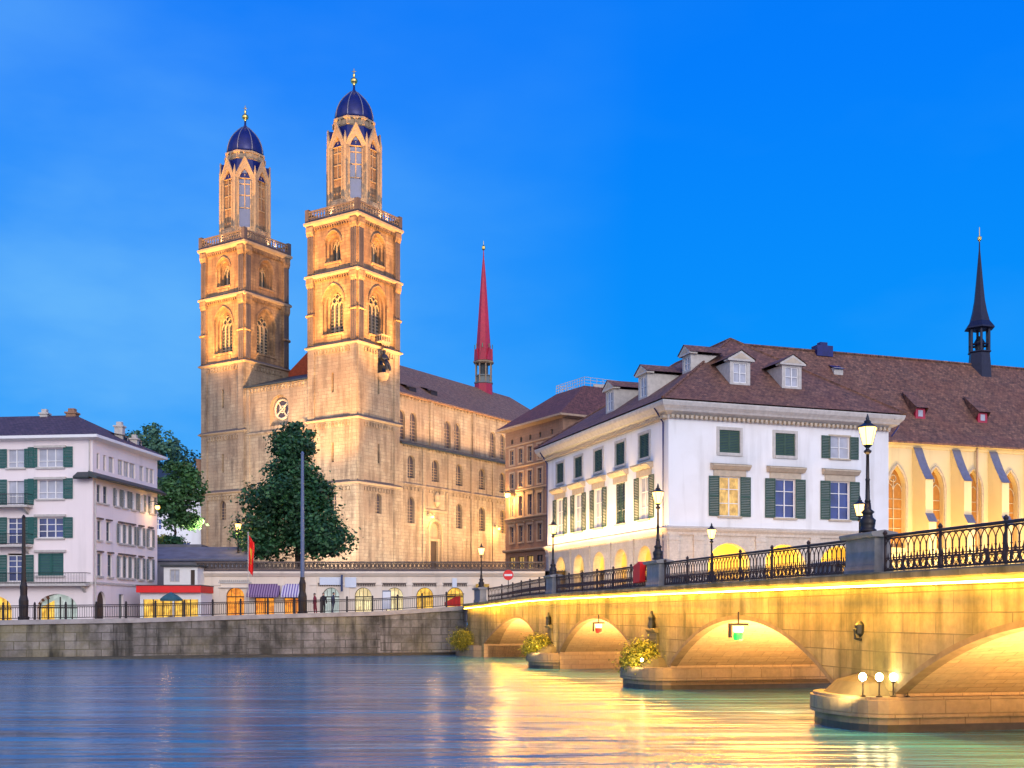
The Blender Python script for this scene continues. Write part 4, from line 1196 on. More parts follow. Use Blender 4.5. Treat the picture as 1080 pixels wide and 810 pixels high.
for k in range(8):
    a = .3 + PI / 8 + k * PI / 4; n = Vector((math.cos(a), math.sin(a), 0)); u = Vector((-n.y, n.x, 0))
    f = Fr(Vector((Cx.x, Cx.y, 0)) + n * 1.55, u, n); b.prism([(-.55, 47.50), (.55, 47.50), (0, 49.62)], -.45, .05, f); b.tube([f.p(0, 0, 49.62), f.p(0, 0, 50.36)], .07, 4, 1)
build(b, 'spire', [m_red, m_gold], tur)
b = MB(); b.lathe(Cx[:2], [(.05, 66.69), (.3, 67.00), (.3, 67.43), (.05, 67.75), (.04, 68.4)], 8); build(b, 'finial', m_gold, tur)

# seated statue on the tower
def skin_figure(name, mat, joints, edges, parent=None, sub=2):
    me = bpy.data.meshes.new(name); me.from_pydata([j[:3] for j in joints], edges, []); 
    o = bpy.data.objects.new(name, me); COL.objects.link(o); me.materials.append(mat)
    sk = o.modifiers.new('skin', 'SKIN'); sk.use_smooth_shade = True
    ly = me.skin_vertices[0].data if me.skin_vertices else None
    if ly is None:
        bpy.context.view_layer.objects.active = o
        me.attributes
    for i, j in enumerate(joints):
        r = j[3]; ly[i].radius = (r, r) if not isinstance(r, tuple) else r
    ly[0].use_root = True
    s = o.modifiers.new('sub', 'SUBSURF'); s.levels = s.render_levels = sub
    if parent: o.parent = parent
    _w[o.name] = Vector((0, 0, 0))
    return o
fs = Fr(TK, s_, -w_)
st = thing('statue', 'dark seated statue on a bracket on the right tower', 'statue', tuple(fs.p(4.55, .75, 35.7)), fs.rot())
SJ = [(0, 0, 1.1, .42), (0, .05, 1.6, .40), (0, .05, 2.1, .46), (0, 0, 2.45, .16), (0, -.05, 2.75, .25), (0, -.05, 3.0, .2),
      (-.5, 0, 2.2, .18), (-.65, -.25, 1.75, .14), (-.35, -.6, 1.65, .1), (.5, 0, 2.2, .18), (.65, -.25, 1.75, .14), (.35, -.6, 1.7, .1),
      (-.28, -.5, 1.1, .24), (-.3, -.7, .55, .2), (-.3, -.8, .1, .17), (.28, -.5, 1.1, .24), (.3, -.7, .55, .2), (.3, -.8, .1, .17)]
SE_ = [(0, 1), (1, 2), (2, 3), (3, 4), (4, 5), (2, 6), (6, 7), (7, 8), (2, 9), (9, 10), (10, 11), (0, 12), (12, 13), (13, 14), (0, 15), (15, 16), (16, 17)]
try:
    body = skin_figure('figure', m_bronze, SJ, SE_, st)
except Exception as ex:
    print('skin', ex)
b = MB(); b.box(-.42, .42, -.70, -.05, -.1, .95, LOC); b.box(-.42, .42, -.72, -.55, .95, 1.9, LOC); b.tube([(-.55, -.72, 1.72), (.1, -.85, 1.78), (.75, -.9, 1.80)], .05, 5); build_local(b, 'throne', m_bronze, st)
b = MB(); b.prism([(-.55, -.12), (.55, -.12), (.5, -.35), (.3, -.8), (.0, -1.15), (-.3, -.8), (-.5, -.35)], -.74, .45, LOC); build_local(b, 'bracket', m_trim, st)
b = MB(); b.box(-.95, .95, -.74, .35, 3.95, 4.1, LOC)
for x in (-.85, -.42, 0, .42, .85): b.box(x - .06, x + .06, .2, .32, 4.1, 4.75, LOC)
for y in (-.5, -.1): b.box(-.91, -.79, -y - .06 - .6, -y + .06 - .6, 4.1, 4.75, LOC); b.box(.79, .91, -y - .66, -y - .54, 4.1, 4.75, LOC)
b.box(-1.0, 1.0, -.74, .40, 4.75, 4.9, LOC)
for x in (-.6, -.2, .2, .6): b.prism([(x - .18, 3.95), (x + .18, 3.95), (x, 3.45)], .15, .33, LOC)
build_local(b, 'canopy', m_trim, st)

# ================================================================== TERRACE ARCADE IN FRONT OF THE CHURCH
AY = 112.0
ar = thing('shop_arcade', 'long low sandstone arcade of lit shops below the church terrace', 'arcade', (-13, AY, 3.4))
fA = Fr((-30.6, AY), (1, 0), (0, -1)); AL = 33.8
sx = lambda px: (px - 540) / 1215 * AY + 30.6
b = MB(); holes = []; arcs = []
for px, w in ((248, 1.75), (349, 1.65), (383, 1.65), (416, 1.65), (448, 1.65), (480, 1.65)):
    a = sx(px); holes.append((a - w / 2, a + w / 2, 2.9, 6.0, 'round', 5.15)); arcs.append((px, a, w))
sq_h = []
for px, w in ((279, 1.9), (309, 1.8)):
    a = sx(px); holes.append((a - w / 2, a + w / 2, 2.9, 5.05)); sq_h.append((px, a, w))
b.wall(fA, 0, AL, 2.6, 7.25, holes, .35)
b.wall(Fr((-30.6, AY), (0, 1), (-1, 0)), 0, 20, 2.6, 7.6)
b.profile([(.0, 7.05), (.12, 7.1), (.30, 7.32), (.36, 7.36), (.36, 7.55), (-.3, 7.62), (-.3, 7.05)], -.2, AL, fA)
for px in (229, 297, 331, 365.5, 400, 432, 464, 496):
    a = sx(px); b.box(a - .28, a + .28, .0, .10, 2.6, 7.04, fA); b.box(a - .34, a + .34, .0, .16, 6.2, 6.4, fA)
build(b, 'arcade_wall', m_arcade, ar)
b = MB()
fr0 = fA
b.box(-.1, AL, -.2, .2, 7.63, 7.85, fA); b.box(-.1, AL, -.18, .18, 8.38, 8.52, fA)
n = 84
for i in range(n):
    a = AL * (i + .5) / n; d = AL / n
    b.tube([fA.p(a + d * .36 * math.cos(t * PI / 3), 0, 8.115 + .21 * math.sin(t * PI / 3)) for t in range(6)], .055, 4, closed=True)
    b.box(a - d / 2 - .035, a - d / 2 + .035, -.1, .1, 7.85, 8.38, fA)
build(b, 'terrace_balustrade', m_string, ar)
b = MB(); b.face([(-31, AY + .25, 7.6), (60, AY + .25, 7.6), (60, AY + 14, 8.36), (-31, AY + 14, 8.36)]); b.face([(-80, AY + 14, 8.36), (140, AY + 14, 8.36), (140, 330, 8.36), (-80, 330, 8.36)])
build(b, 'terrace_paving', m_ground, ar)
hd = {349: m_shopg, 383: m_shopw, 416: m_shopw, 448: m_shop, 480: m_shop, 248: m_shopo}
for px, a, w in arcs:
    m = MB()
    arc = arch_pts(-w / 2, w / 2, 2.25, 3.1, 'round')
    m.tube([LOC.p(x, -.28, z) for x, z in [(-w / 2 + .04, 0)] + arc + [(w / 2 - .04, 0)]], .05, 5)
    m.box(-w / 2, w / 2, -.3, -.2, 2.15, 2.25, LOC); m.box(-.03, .03, -.3, -.24, 0, 2.15, LOC); m.box(-.02, .02, -.3, -.25, 2.25, 3.05, LOC)
    for q in (-.4, .4): m.box(q * w / 2 * 1.2 - .02, q * w / 2 * 1.2 + .02, -.3, -.25, 2.25, 2.85, LOC)
    o = m.build('window', m_iron, local=True); place(o, fA, a, 0, 2.9, ar)
    p = MB(); p.face([LOC.p(-w / 2, -.34, 0)] + [LOC.p(x, -.34, z) for x, z in arc] + [LOC.p(w / 2, -.34, 0)])
    p.build('pane', hd[px], o, local=True)
    # toothed hood over every arch
    if px != 248:
        h = MB(); k = 14
        h.box(-1.25, 1.25, .0, .12, 3.42, 3.55, LOC)
        for i in range(k): h.box(-1.2 + 2.4 * i / k, -1.2 + 2.4 * (i + .55) / k, .0, .09, 3.22, 3.42, LOC)
        o2 = h.build('frieze', m_string, local=True); place(o2, fA, a, .003, 2.9, ar)
    else:
        h = MB(); h.box(-1.6, 1.6, .0, .12, 3.5, 3.65, LOC); h.box(-1.6, 1.6, .0, .2, 3.05, 3.12, LOC)
        for i in range(16): h.box(-1.5 + 3 * i / 16, -1.5 + 3 * (i + .5) / 16, .0, .14, 3.66, 3.85, LOC)
        o2 = h.build('frieze', m_grey, local=True); place(o2, fA, a, .003, 2.9, ar)
def striped(name, c1, c2, sc):
    M = Mat(name); uv = M.n('ShaderNodeTexCoord').outputs['UV']
    wv = M.n('ShaderNodeTexWave'); wv.inputs['Scale'].default_value = sc; M.l(uv, wv.inputs['Vector'])
    return M.set(M.mix(M.ramp(wv.outputs[1], .45, .55), c1, c2), .8)
m_aw1 = striped('purple_striped_canvas', (.10, .05, .16), (.30, .20, .34), 1.3)
m_aw2 = striped('blue_white_striped_canvas', (.16, .12, .38), (.62, .58, .68), 1.2)
for i, (px, a, w) in enumerate(sq_h):
    m = MB(); m.box(-w / 2, -w / 2 + .08, -.3, -.2, 0, 2.15, LOC); m.box(w / 2 - .08, w / 2, -.3, -.2, 0, 2.15, LOC); m.box(-w / 2, w / 2, -.3, -.2, 2.05, 2.15, LOC); m.box(-.04, .04, -.3, -.2, 0, 2.05, LOC)
    o = m.build('window', m_iron, local=True); place(o, fA, a, 0, 2.9, ar)
    p = MB(); p.face([LOC.p(-w / 2, -.34, 0), LOC.p(w / 2, -.34, 0), LOC.p(w / 2, -.34, 2.15), LOC.p(-w / 2, -.34, 2.15)]); p.build('pane', m_shopo, o, local=True)
    hw = 1.55 if i == 0 else 1.0
    m = MB()
    m.face([LOC.p(-hw, .06, 3.35), LOC.p(hw, .06, 3.35), LOC.p(hw, 1.0, 2.3), LOC.p(-hw, 1.0, 2.3)]); m.face([LOC.p(-hw, 1.0, 2.3), LOC.p(hw, 1.0, 2.3), LOC.p(hw, 1.0, 2.08), LOC.p(-hw, 1.0, 2.08)])
    for x in (-hw, hw): m.face([LOC.p(x, .06, 3.35), LOC.p(x, 1.0, 2.3), LOC.p(x, .06, 2.3)])
    m.tube([LOC.p(-hw, .05, 3.36), LOC.p(hw, .05, 3.36)], .05, 5)
    o = m.build('awning', m_aw1 if i == 0 else m_aw2, local=True); place(o, fA, a, .0, 2.95, ar)
    o['label'] = 'dark purple striped awning' if i == 0 else 'blue and white striped awning'
m_palepanel = plain('pale_panel', (.62, .68, .80), .5, var=.06)
m_yellow = plain('yellow_canvas', (.55, .33, .04), .6)
for x0, x1, z0, z1 in ((337.5, 361, 6.25, 7.0), (364, 376, 6.0, 7.0), (477, 482, 6.0, 6.9)):
    m = MB(); m.box(sx(x0), sx(x1), .12, .18, z0, z1, fA); build(m, 'sign_panel', m_palepanel, ar)
m = MB(); m.profile([(0, 6.35), (.9, 6.15), (.9, 5.95), (0, 5.95)], sx(502), sx(516), fA); build(m, 'yellow_awning', m_yellow, ar)
# hanging banner and board on the promenade
t = thing('banner', 'narrow dark blue vertical banner on the shop arcade wall', 'banner', tuple(fA.p(sx(361.5), .6, 5.6)))
m = MB(); m.box(-.1, .1, .0, .05, .0, 1.6, LOC); build_local(m, 'cloth', plain('navy_cloth', (.03, .05, .14), .7), t)
m = MB(); m.tube([(0, .6, 1.62), (0, -.1, 1.62)], .025, 5); build_local(m, 'arm', m_iron, t)

# pavilion with the red fascia and low house behind
pv = thing('shop_pavilion', 'small glowing shop pavilion with a bright red roof fascia', 'shop', (-31.2, 105, 3.0))
fP = Fr((-33.9, 105), (1, 0), (0, -1)); PL = 5.55
b = MB()
b.wall(fP, 0, PL, 2.7, 5.35, [(.3, 2.95, 2.9, 4.75), (3.1, PL - .25, 2.9, 4.75)], .2); b.wall(Fr((-33.9, 105), (0, 1), (-1, 0)), 0, 4, 2.7, 5.35); b.wall(Fr((-33.9 + PL, 105), (0, 1), (1, 0)), 0, 4, 2.7, 5.35)
build(b, 'wall', m_white, pv)
b = MB(); b.box(-.2, PL + .1, -4, .5, 5.36, 5.42, fP); b.box(-.2, PL + .1, .42, .5, 5.42, 5.98, fP); b.box(-.2, -.12, -4, .42, 5.42, 5.98, fP); b.box(PL + .02, PL + .1, -4, .42, 5.42, 5.98, fP); b.box(-.25, PL + .15, -4, .55, 5.98, 6.06, fP, 1)
build(b, 'fascia', [m_redpaint, m_slate], pv)
for a0_, a1_ in ((.3, 2.95), (3.1, PL - .25)):
    m = MB(); n = 3
    for i in range(n + 1):
        x = a0_ + (a1_ - a0_) * i / n; m.box(x - .04, x + .04, -.14, -.06, 2.9, 4.75, fP)
    o = build(m, 'shop_window', m_iron, pv)
    p = MB(); p.face([fP.p(a0_, -.17, 2.9), fP.p(a1_, -.17, 2.9), fP.p(a1_, -.17, 4.75), fP.p(a0_, -.17, 4.75)]); build(p, 'pane', m_shop, o)
hs = thing('garden_house', 'low white house with a flat dark roof behind the red shop', 'house', (-32, 110, 3.2))
b = MB(); fh = Fr((-33.1, 109.5), (1, 0), (0, -1))
b.wall(fh, 0, 3.2, 2.9, 7.9, [(.55, 1.5, 6.45, 7.65), (2.55, 2.95, 6.2, 7.6)], .15); b.wall(Fr((-33.1, 109.5), (0, 1), (-1, 0)), 0, 6, 2.9, 7.9); b.wall(Fr((-29.9, 109.5), (0, 1), (1, 0)), 0, 6, 2.9, 7.9)
build(b, 'wall', m_white, hs)
b = MB(); b.box(-.25, 3.4, -6, .3, 7.92, 8.1, fh); build(b, 'roof', m_slate, hs)
o = rect_window(.95, 1.2, .1, 2, 1, m_grey, m_curtain); place(o, fh, 1.025, 0, 6.45, hs)
b = MB(); b.box(2.56, 2.94, -.14, -.1, 6.2, 7.6, fh); build(b, 'door', m_wood, hs)
rw = thing('retaining_wall', 'dark blue grey stone terrace wall left of the church', 'wall', (-38, 124, 3.2))
b = MB()
b.plan([(-46, 120.5), (-28, 120.5), (-28, 127), (-33, 150), (-60, 150)], 2.8, 9.2, top=True)
b.plan([(-46, 128), (-34.5, 128), (-36, 150), (-60, 150)], 9.2, 11.2, top=True)
b.face([(-46.2, 120.2, 9.0), (-27.8, 120.2, 9.0), (-27.8, 128, 10.9), (-46.2, 128, 10.9)])
build(b, 'wall_body', m_concrete, rw)
for lab, px, r_ in (('clipped dark bush at the foot of the bare-trunk tree', 183, 1.25), ('small yellowish bush beside the pale house corner', 168, .7)):
    X = (px - 540) / 1215 * 131
    t = thing('bush', lab, 'bush', (X, 131, 11.15)); build(crown((X, 131, 11.2, 12.1), lambda t: r_ * 1.5 * (1 - t * .6), 1400, .3, px, 20), 'foliage', m_leaf if r_ > 1 else m_bush, t)
    b = MB(); b.tube([(X, 131, 11.1), (X, 131, 11.8)], .06, 5); build(b, 'stem', m_bark, t)
bh = thing('house', 'pale blue lit house half hidden behind the bare-trunk tree', 'house', (-56, 172, 8))
b = MB(); fb = Fr((-60, 170), (1, 0), (0, -1)); hh = [(3 + i * 4.2, 4.1 + i * 4.2, z, z + 1.6) for i in range(3) for z in (12.5, 16, 19.5)]
b.wall(fb, 0, 14.5, 8, 22.6, hh, .2); b.wall(Fr((-45.5, 170), (0, 1), (1, 0)), 0, 10, 8, 22.6); b.wall(Fr((-60, 170), (0, 1), (-1, 0)), 0, 10, 8, 22.6)
build(b, 'wall', plaster('pale_blue_render', (.62, .68, .80), (.5, .5, .55), .25), bh)
b = MB(); b.face([fb.p(-.5, .5, 22.5), fb.p(15, .5, 22.5), fb.p(15, -5, 25.6), fb.p(-.5, -5, 25.6)]); b.face([fb.p(-.5, -10.5, 22.5), fb.p(15, -10.5, 22.5), fb.p(15, -5, 25.6), fb.p(-.5, -5, 25.6)]); b.face([fb.p(14.5, 0, 22.5), fb.p(14.5, -10, 22.5), fb.p(14.5, -5, 25.55)]); rf = build(b, 'roof', m_slate, bh)
b = MB(); b.box(12.6, 13.6, -4, -3, 23.5, 26.6, fb); b.box(12.5, 13.7, -4.1, -2.9, 26.6, 26.8, fb); build(b, 'chimney', m_brown, rf)
wp = rect_window(1.1, 1.6, .12, 2, 2, m_white, m_glassb)
for h in hh: place(wp, fb, (h[0] + h[1]) / 2, 0, h[2], bh)

# ================================================================== PALE CORNER HOUSE ON THE LEFT
lh = thing('corner_house', 'large pale pink corner house with teal shutters and balconies', 'house', (-42, 105, 3.0))
A0 = Vector((-36.4, 100, 0)); a_ = Vector((.116, .993, 0)); b_ = Vector((-.993, .116, 0))
fF = Fr(A0, b_, -a_); fS = Fr(A0, a_, -b_)
FL, SL = 30.0, 13.3
rows = [(6.75, 8.7), (10.05, 11.8), (13.45, 15.05), (16.2, 17.8)]
W3 = [(3.85, 2.36), (14.6, 2.36), (20.6, 2.36), (26, 2.36)]
W2 = [(7.05, 1.58), (11.1, 1.58)]
b = MB(); holes = []
for z0, z1 in rows:
    for c, w in W3: holes.append((c - w / 2, c + w / 2, z0, z1))
    for c, w in W2: holes.append((c - w / 2, c + w / 2, z0 - (.0 if z0 > 16 else .5), z1))
holes += [(1.4, 5.1, 2.7, 5.15, 'round', 3.9), (7.45, 10.9, 2.7, 5.0, 'round', 3.8)]
b.wall(fF, 0, FL, 2.6, 18.55, holes, .28)
side_cols = {13: [(1.1, .7), (2.35, .8), (4.6, .85), (6.2, .85), (8.0, .85), (9.7, .9), (12.0, .95)],
             9: [(1.2, .7), (2.9, .7), (5.3, .85), (6.5, .75), (7.7, .75), (9.5, .9), (11.6, .9)],
             6: [(1.25, .8), (3.2, .8), (5.3, .85), (6.5, .75), (7.7, .75), (9.5, .9), (11.6, .9)]}
sh_ = []
for z0, z1, key in ((13.2, 14.75, 13), (9.9, 11.6, 9), (6.75, 8.7, 6)):
    for c, w in side_cols[key]: sh_.append((c - w / 2, c + w / 2, z0, z1))
top_s = [(.75, 1.25), (2.0, 2.5), (3.0, 4.0), (4.8, 5.9), (6.0, 7.1), (7.2, 8.4), (9.3, 10.2), (10.7, 11.5), (11.6, 12.5)]
for x0, x1 in top_s: sh_.append((x0, x1, 16.1, 17.5))
sh_.append((.8, 2.4, 2.7, 5.4, 'round', 4.5)); sh_.append((5.0, 5.9, 2.7, 5.2))
b.wall(fS, 0, SL, 2.6, 18.55, sh_, .25)
b.wall(Fr(A0 + b_ * FL, a_, b_), 0, SL, 2.6, 18.55); b.wall(Fr(A0 + a_ * SL, b_, a_), 0, FL, 2.6, 18.55)
build(b, 'wall', m_left, lh)
hood_small = (1.35, None, None, None)
wp3 = rect_window(2.36, 1.75, .14, 3, 2, m_white, m_curtain, m_teal, True, .86, None, sill=m_grey, transom=[.55])
wp3b = rect_window(2.36, 1.75, .14, 3, 3, m_white, m_glassb, m_teal, True, .86, None, sill=m_grey)
wp3c = rect_window(2.36, 1.95, .14, 2, 2, m_greyshut, m_glassb, m_teal, False, None, None, sill=m_grey)
wp2 = rect_window(1.58, 1.62, .14, 2, 2, m_white, m_curtain, m_teal, True, .86, None, sill=m_grey, transom=[.5])
wp2d = rect_window(1.58, 2.2, .14, 2, 3, m_white, m_curtain, m_teal, True, .86, None, name='balcony_door', transom=[.75])
wp2e = rect_window(1.58, 2.3, .14, 2, 3, m_white, m_glassb, m_teal, True, .86, None, name='balcony_door', transom=[.75, 1.3, 1.8])
blind = MB(); blind.box(-1.45, 1.45, .0, .22, 0, .2, LOC); blind = blind.build('roller_blind_box', m_grey, local=True)
for ri, (z0, z1) in enumerate(rows):
    for c, w in W3:
        place((wp3c, wp3b, wp3, wp3)[ri], fF, c, 0, z0, lh); place(blind, fF, c, .003, z1 + .08, lh)
    for c, w in W2:
        place((wp2e, wp2e, wp2d, wp2)[ri], fF, c, 0, z0 - (0 if z0 > 16 else .5), lh)
# ground floor arches
for c, w, zs, zt, m in ((3.25, 3.7, 3.9, 5.15, m_shopg), (9.175, 3.45, 3.8, 5.0, m_shop)):
    o = MB(); arc = arch_pts(c - w / 2, c + w / 2, zs, zt, 'round'); o.face([fF.p(c - w / 2, -.6, 2.7)] + [fF.p(x, -.6, z) for x, z in arc] + [fF.p(c + w / 2, -.6, 2.7)]); ow = build(o, 'shop_window', m, lh)
    if m is m_shopg:
        o = MB(); o.face([fF.p(c + w * .15, -.58, 2.7), fF.p(c + w * .48, -.58, 2.7), fF.p(c + w * .48, -.58, 4.0), fF.p(c + w * .15, -.58, 4.6)]); build(o, 'lit_display', m_shop, ow)
    o = MB(); 
    for x in (c - w * .3, c, c + w * .3): o.box(x - .04, x + .04, -.58, -.48, 2.7, zt - .25, fF)
    o.box(c - w / 2, c + w / 2, -.58, -.5, zs, zs + .08, fF); build(o, 'window_bars', m_iron, ow)
m = MB()
for i in range(7):
    a0_, a1_ = PI - i * .16, PI - (i + 1) * .16
    c, w = 3.25, 3.7
    m.face([fF.p(c + w / 2 * math.cos(PI - a), .02 if q == 0 else -.3, 3.9 + 1.25 * math.sin(PI - a) * (1 if q == 0 else .75)) for q, a in ((0, a0_), (0, a1_), (1, a1_), (1, a0_))], i % 2)
build(m, 'awning', [plain('brown_canvas', (.22, .10, .06), .8), m_white], lh)
# side windows
wsd = rect_window(.85, 1.7, .12, 2, 2, m_white, m_curtain, m_greyshut, True, .36, None, sill=m_grey)
wsn = rect_window(.75, 1.7, .12, 1, 2, m_greyshut, m_glass, None, sill=m_grey)
whood = MB(); whood.box(-.5, .5, .0, .2, 0, .13, LOC); whood = whood.build('roller_blind_box', m_string, local=True)
for z0, z1, key in ((13.2, 14.75, 13), (9.9, 11.6, 9), (6.75, 8.7, 6)):
    for i, (c, w) in enumerate(side_cols[key]):
        q = place(wsd if i > 1 else wsn, fS, c, 0, z0, lh); q.scale = (w / .85 if i > 1 else w / .75, 1, (z1 - z0) / 1.7)
        if key != 13: place(whood, fS, c, .003, z1 + .12, lh)
wtp = rect_window(1.0, 1.4, .12, 2, 1, m_grey, m_curtain); wtd = rect_window(.5, 1.4, .12, 1, 1, m_grey, m_glass)
for x0, x1 in top_s:
    p = wtd if x1 - x0 < .6 else wtp
    q = place(p, fS, (x0 + x1) / 2, 0, 16.1, lh); q.scale = ((x1 - x0) / (1.0 if p is wtp else .5), 1, 1)
b = MB(); b.face([fS.p(.8, -.24, 2.7)] + [fS.p(x, -.24, z) for x, z in arch_pts(.8, 2.4, 4.5, 5.4, 'round')] + [fS.p(2.4, -.24, 2.7)]); build(b, 'door', m_wood, lh)
b = MB(); b.box(5.0, 5.9, -.24, -.2, 2.7, 5.2, fS); build(b, 'door', m_greyshut, lh)
# ledge roof that wraps the corner between the upper storeys
b = MB()
b.profile([(.0, 15.25), (.75, 15.05), (.82, 15.18), (.82, 15.28), (.0, 15.75)], -.82, SL + .3, fS, 0)
b.profile([(.0, 15.25), (.75, 15.05), (.82, 15.18), (.82, 15.28), (.0, 15.75)], -.0, 1.4, fF, 0)
build(b, 'ledge_roof', m_slate, lh)
b = MB(); b.box(-.1, FL, -.02, .12, 5.95, 6.2, fF); b.box(-.1, SL, -.02, .1, 6.0, 6.2, fS); build(b, 'string_course', m_grey, lh)
# eaves and roof
b = MB()
O = .75
def R4(x, y, z): p = A0 + b_ * x + a_ * y; return (p.x, p.y, z)
E4 = [R4(-O, -O, 18.9), R4(FL + O, -O, 18.9), R4(FL + O, SL + O, 18.9), R4(-O, SL + O, 18.9)]
rx0, ry, rz0 = 5.0, 6.6, 21.9
b.face([E4[0], E4[1], R4(FL - 5, ry, rz0), R4(rx0, ry, rz0)]); b.face([E4[3], E4[2], R4(FL - 5, ry, rz0), R4(rx0, ry, rz0)]); b.face([E4[0], E4[3], R4(rx0, ry, rz0)]); b.face([E4[1], E4[2], R4(FL - 5, ry, rz0)])
lroof = build(b, 'roof', m_roof_left, lh)
b = MB()
for i in range(4):
    j = (i + 1) % 4; In = [R4(0, 0, 18.5), R4(FL, 0, 18.5), R4(FL, SL, 18.5), R4(0, SL, 18.5)]
    b.face([E4[i], E4[j], (E4[j][0], E4[j][1], 18.65), (E4[i][0], E4[i][1], 18.65)]); b.face([(E4[i][0], E4[i][1], 18.65), (E4[j][0], E4[j][1], 18.65), In[j], In[i]])
build(b, 'eaves', m_white, lh)
def chim(x, y, z0, z1, w, m=m_brown, parent=lroof):
    b = MB(); p = A0 + b_ * x + a_ * y
    b.box(p.x - w / 2, p.x + w / 2, p.y - w / 2, p.y + w / 2, z0, z1); b.box(p.x - w / 2 - .1, p.x + w / 2 + .1, p.y - w / 2 - .1, p.y + w / 2 + .1, z1, z1 + .15)
    b.box(p.x - w / 3, p.x + w / 3, p.y - w / 3, p.y + w / 3, z1 + .15, z1 + .5); build(b, 'chimney', m, parent)
chim(1.3, 7.9, 19, 20.9, .75, m_grey); chim(1.0, 10.4, 19, 20.1, .65, m_grey); chim(5.3, 6.6, 21.4, 22.0, .9, m_brown); chim(8.0, 6.6, 21.4, 22.0, .7, m_grey)
for y in (8.0, 11.0):
    b = MB(); f = Fr(A0 + b_ * .8 + a_ * y, a_, -b_)
    b.box(-.6, .6, -2, 0, 19.1, 20.1, f, 0); b.face([f.p(-.8, .2, 20.1), f.p(.8, .2, 20.1), f.p(.8, -2.6, 20.6), f.p(-.8, -2.6, 20.6)], 1); b.box(-.4, .4, .0, .02, 19.3, 20.0, f, 2); build(b, 'dormer', [m_grey, m_lead, m_glass], lroof)
def balcony(fr_, a0_, a1_, z, out, label=None, bracket=True):
    b = MB(); b.box(a0_, a1_, .003, out, z - .18, z, fr_)
    if bracket:
        for a in (a0_ + .5, a1_ - .5): b.profile([(.003, z - .18), (out * .8, z - .18), (.003, z - .75)], a - .12, a + .12, fr_)
    o = build(b, 'balcony', m_grey, lh); b = MB()
    for h in (.95, .1): b.tube([fr_.p(a0_, .01, z + h), fr_.p(a0_, out - .05, z + h), fr_.p(a1_, out - .05, z + h), fr_.p(a1_, .01, z + h)], .03, 4)
    n = int((a1_ - a0_) / .14)
    for i in range(n + 1):
        a = a0_ + (a1_ - a0_) * i / n; b.tube([fr_.p(a, out - .05, z), fr_.p(a, out - .05, z + .95)], .012, 4)
    build(b, 'balcony_railing', m_iron, o)
balcony(fF, 5.45, 12.6, 12.85, 1.1); balcony(fF, 5.45, 12.6, 9.4, 1.1); balcony(fF, .2, 12.6, 6.0, .9)
b = MB(); b.tube([fS.p(.25, .12, 2.8), fS.p(.25, .12, 15.0)], .07, 6); b.tube([fF.p(.25, .1, 15.8), fF.p(.25, .1, 18.5)], .06, 6); build(b, 'downpipe', m_grey, lh)

# ================================================================== BROWN BUILDING
bb = thing('brown_building', 'tall brown stone town building with a railed flat roof top', 'building', (4, 150, 8.3))
e_ = Vector((-.503, .864, 0)); g_ = Vector((.864, .503, 0)); E0 = Vector((4.2, 145, 0)) - e_ * 4.1
fB = Fr(E0, e_, -g_); fB2 = Fr(E0, g_, -e_); BL = 14.2; BD = 20
b = MB(); holes = []; pl = []
cols = [4.4 + 1.0, 7.6 + .2, 10.1, 12.4, 2.6]
brow = [(23.2, 25.1), (20.1, 22.0), (16.3, 18.9), (12.9, 15.0)]
for c in cols:
    for z0, z1 in brow: holes.append((c - .55, c + .55, z0, z1)); pl.append((c, z0, z1))
    holes.append((c - .28, c + .28, 25.9, 26.6, 'round', 26.3)); holes.append((c - .75, c + .75, 8.6, 11.0))
b.wall(fB, 0, BL, 8.3, 27.8, holes, .3)
h2 = []
for c in (3.2, 7, 11, 15):
    for z0, z1 in brow: h2.append((c - .55, c + .55, z0, z1))
b.wall(fB2, 0, BD, 8.3, 27.8, h2, .3)
b.wall(Fr(E0 + e_ * BL, g_, e_), 0, BD, 8.3, 27.8); b.wall(Fr(E0 + g_ * BD, e_, g_), 0, BL, 8.3, 27.8)
build(b, 'wall', m_brown, bb)
wbs = {}
for z0, z1 in brow: wbs[z0] = rect_window(1.1, z1 - z0, .2, 2, 3, m_browntrim, m_glass, None, surround=m_browntrim, sur_w=.22, hood=(1.9, z1 - z0 + .35, z1 - z0 + .6, .35) if z0 < 20 else None, hood_m=m_browntrim)
for c, z0, z1 in pl: place(wbs[z0], fB, c, 0, z0, bb)
for c in (3.2, 7, 11, 15):
    for z0, z1 in brow: place(wbs[z0], fB2, c, 0, z0, bb)
wsh = rect_window(1.5, 2.4, .15, 2, 2, m_iron, m_litpane, name='shop_window')
wsd2 = rect_window(1.5, 2.4, .15, 2, 2, m_iron, m_glass, name='shop_window')
for i, c in enumerate(cols): place(wsd2 if i == 0 else wsh, fB, c, 0, 8.6, bb)
b = MB()
for c in cols: b.box(c - .27, c + .27, -.25, -.2, 25.9, 26.6, fB)
build(b, 'attic_vents', m_slate, bb)
b = MB()
for z, o, h in ((11.6, .5, .35), (15.9, .22, .25), (19.5, .22, .25), (22.6, .18, .2), (25.5, .15, .18)):
    for f, L in ((fB, BL), (fB2, BD)): b.profile([(0, z), (o * .6, z), (o, z + h * .5), (o, z + h), (0, z + h)], -.0, L, f)
build(b, 'string_course', m_browntrim, bb)
b = MB()
def RB(x, y, z): p = E0 + e_ * x + g_ * y; return (p.x, p.y, z)
O = 1.0; E4 = [RB(-O, -O, 28.0), RB(BL + O, -O, 28.0), RB(BL + O, BD + O, 28.0), RB(-O, BD + O, 28.0)]; I4 = [RB(5, 5.5, 32.7), RB(BL - 5, 5.5, 32.7), RB(BL - 5, BD - 5.5, 32.7), RB(5, BD - 5.5, 32.7)]
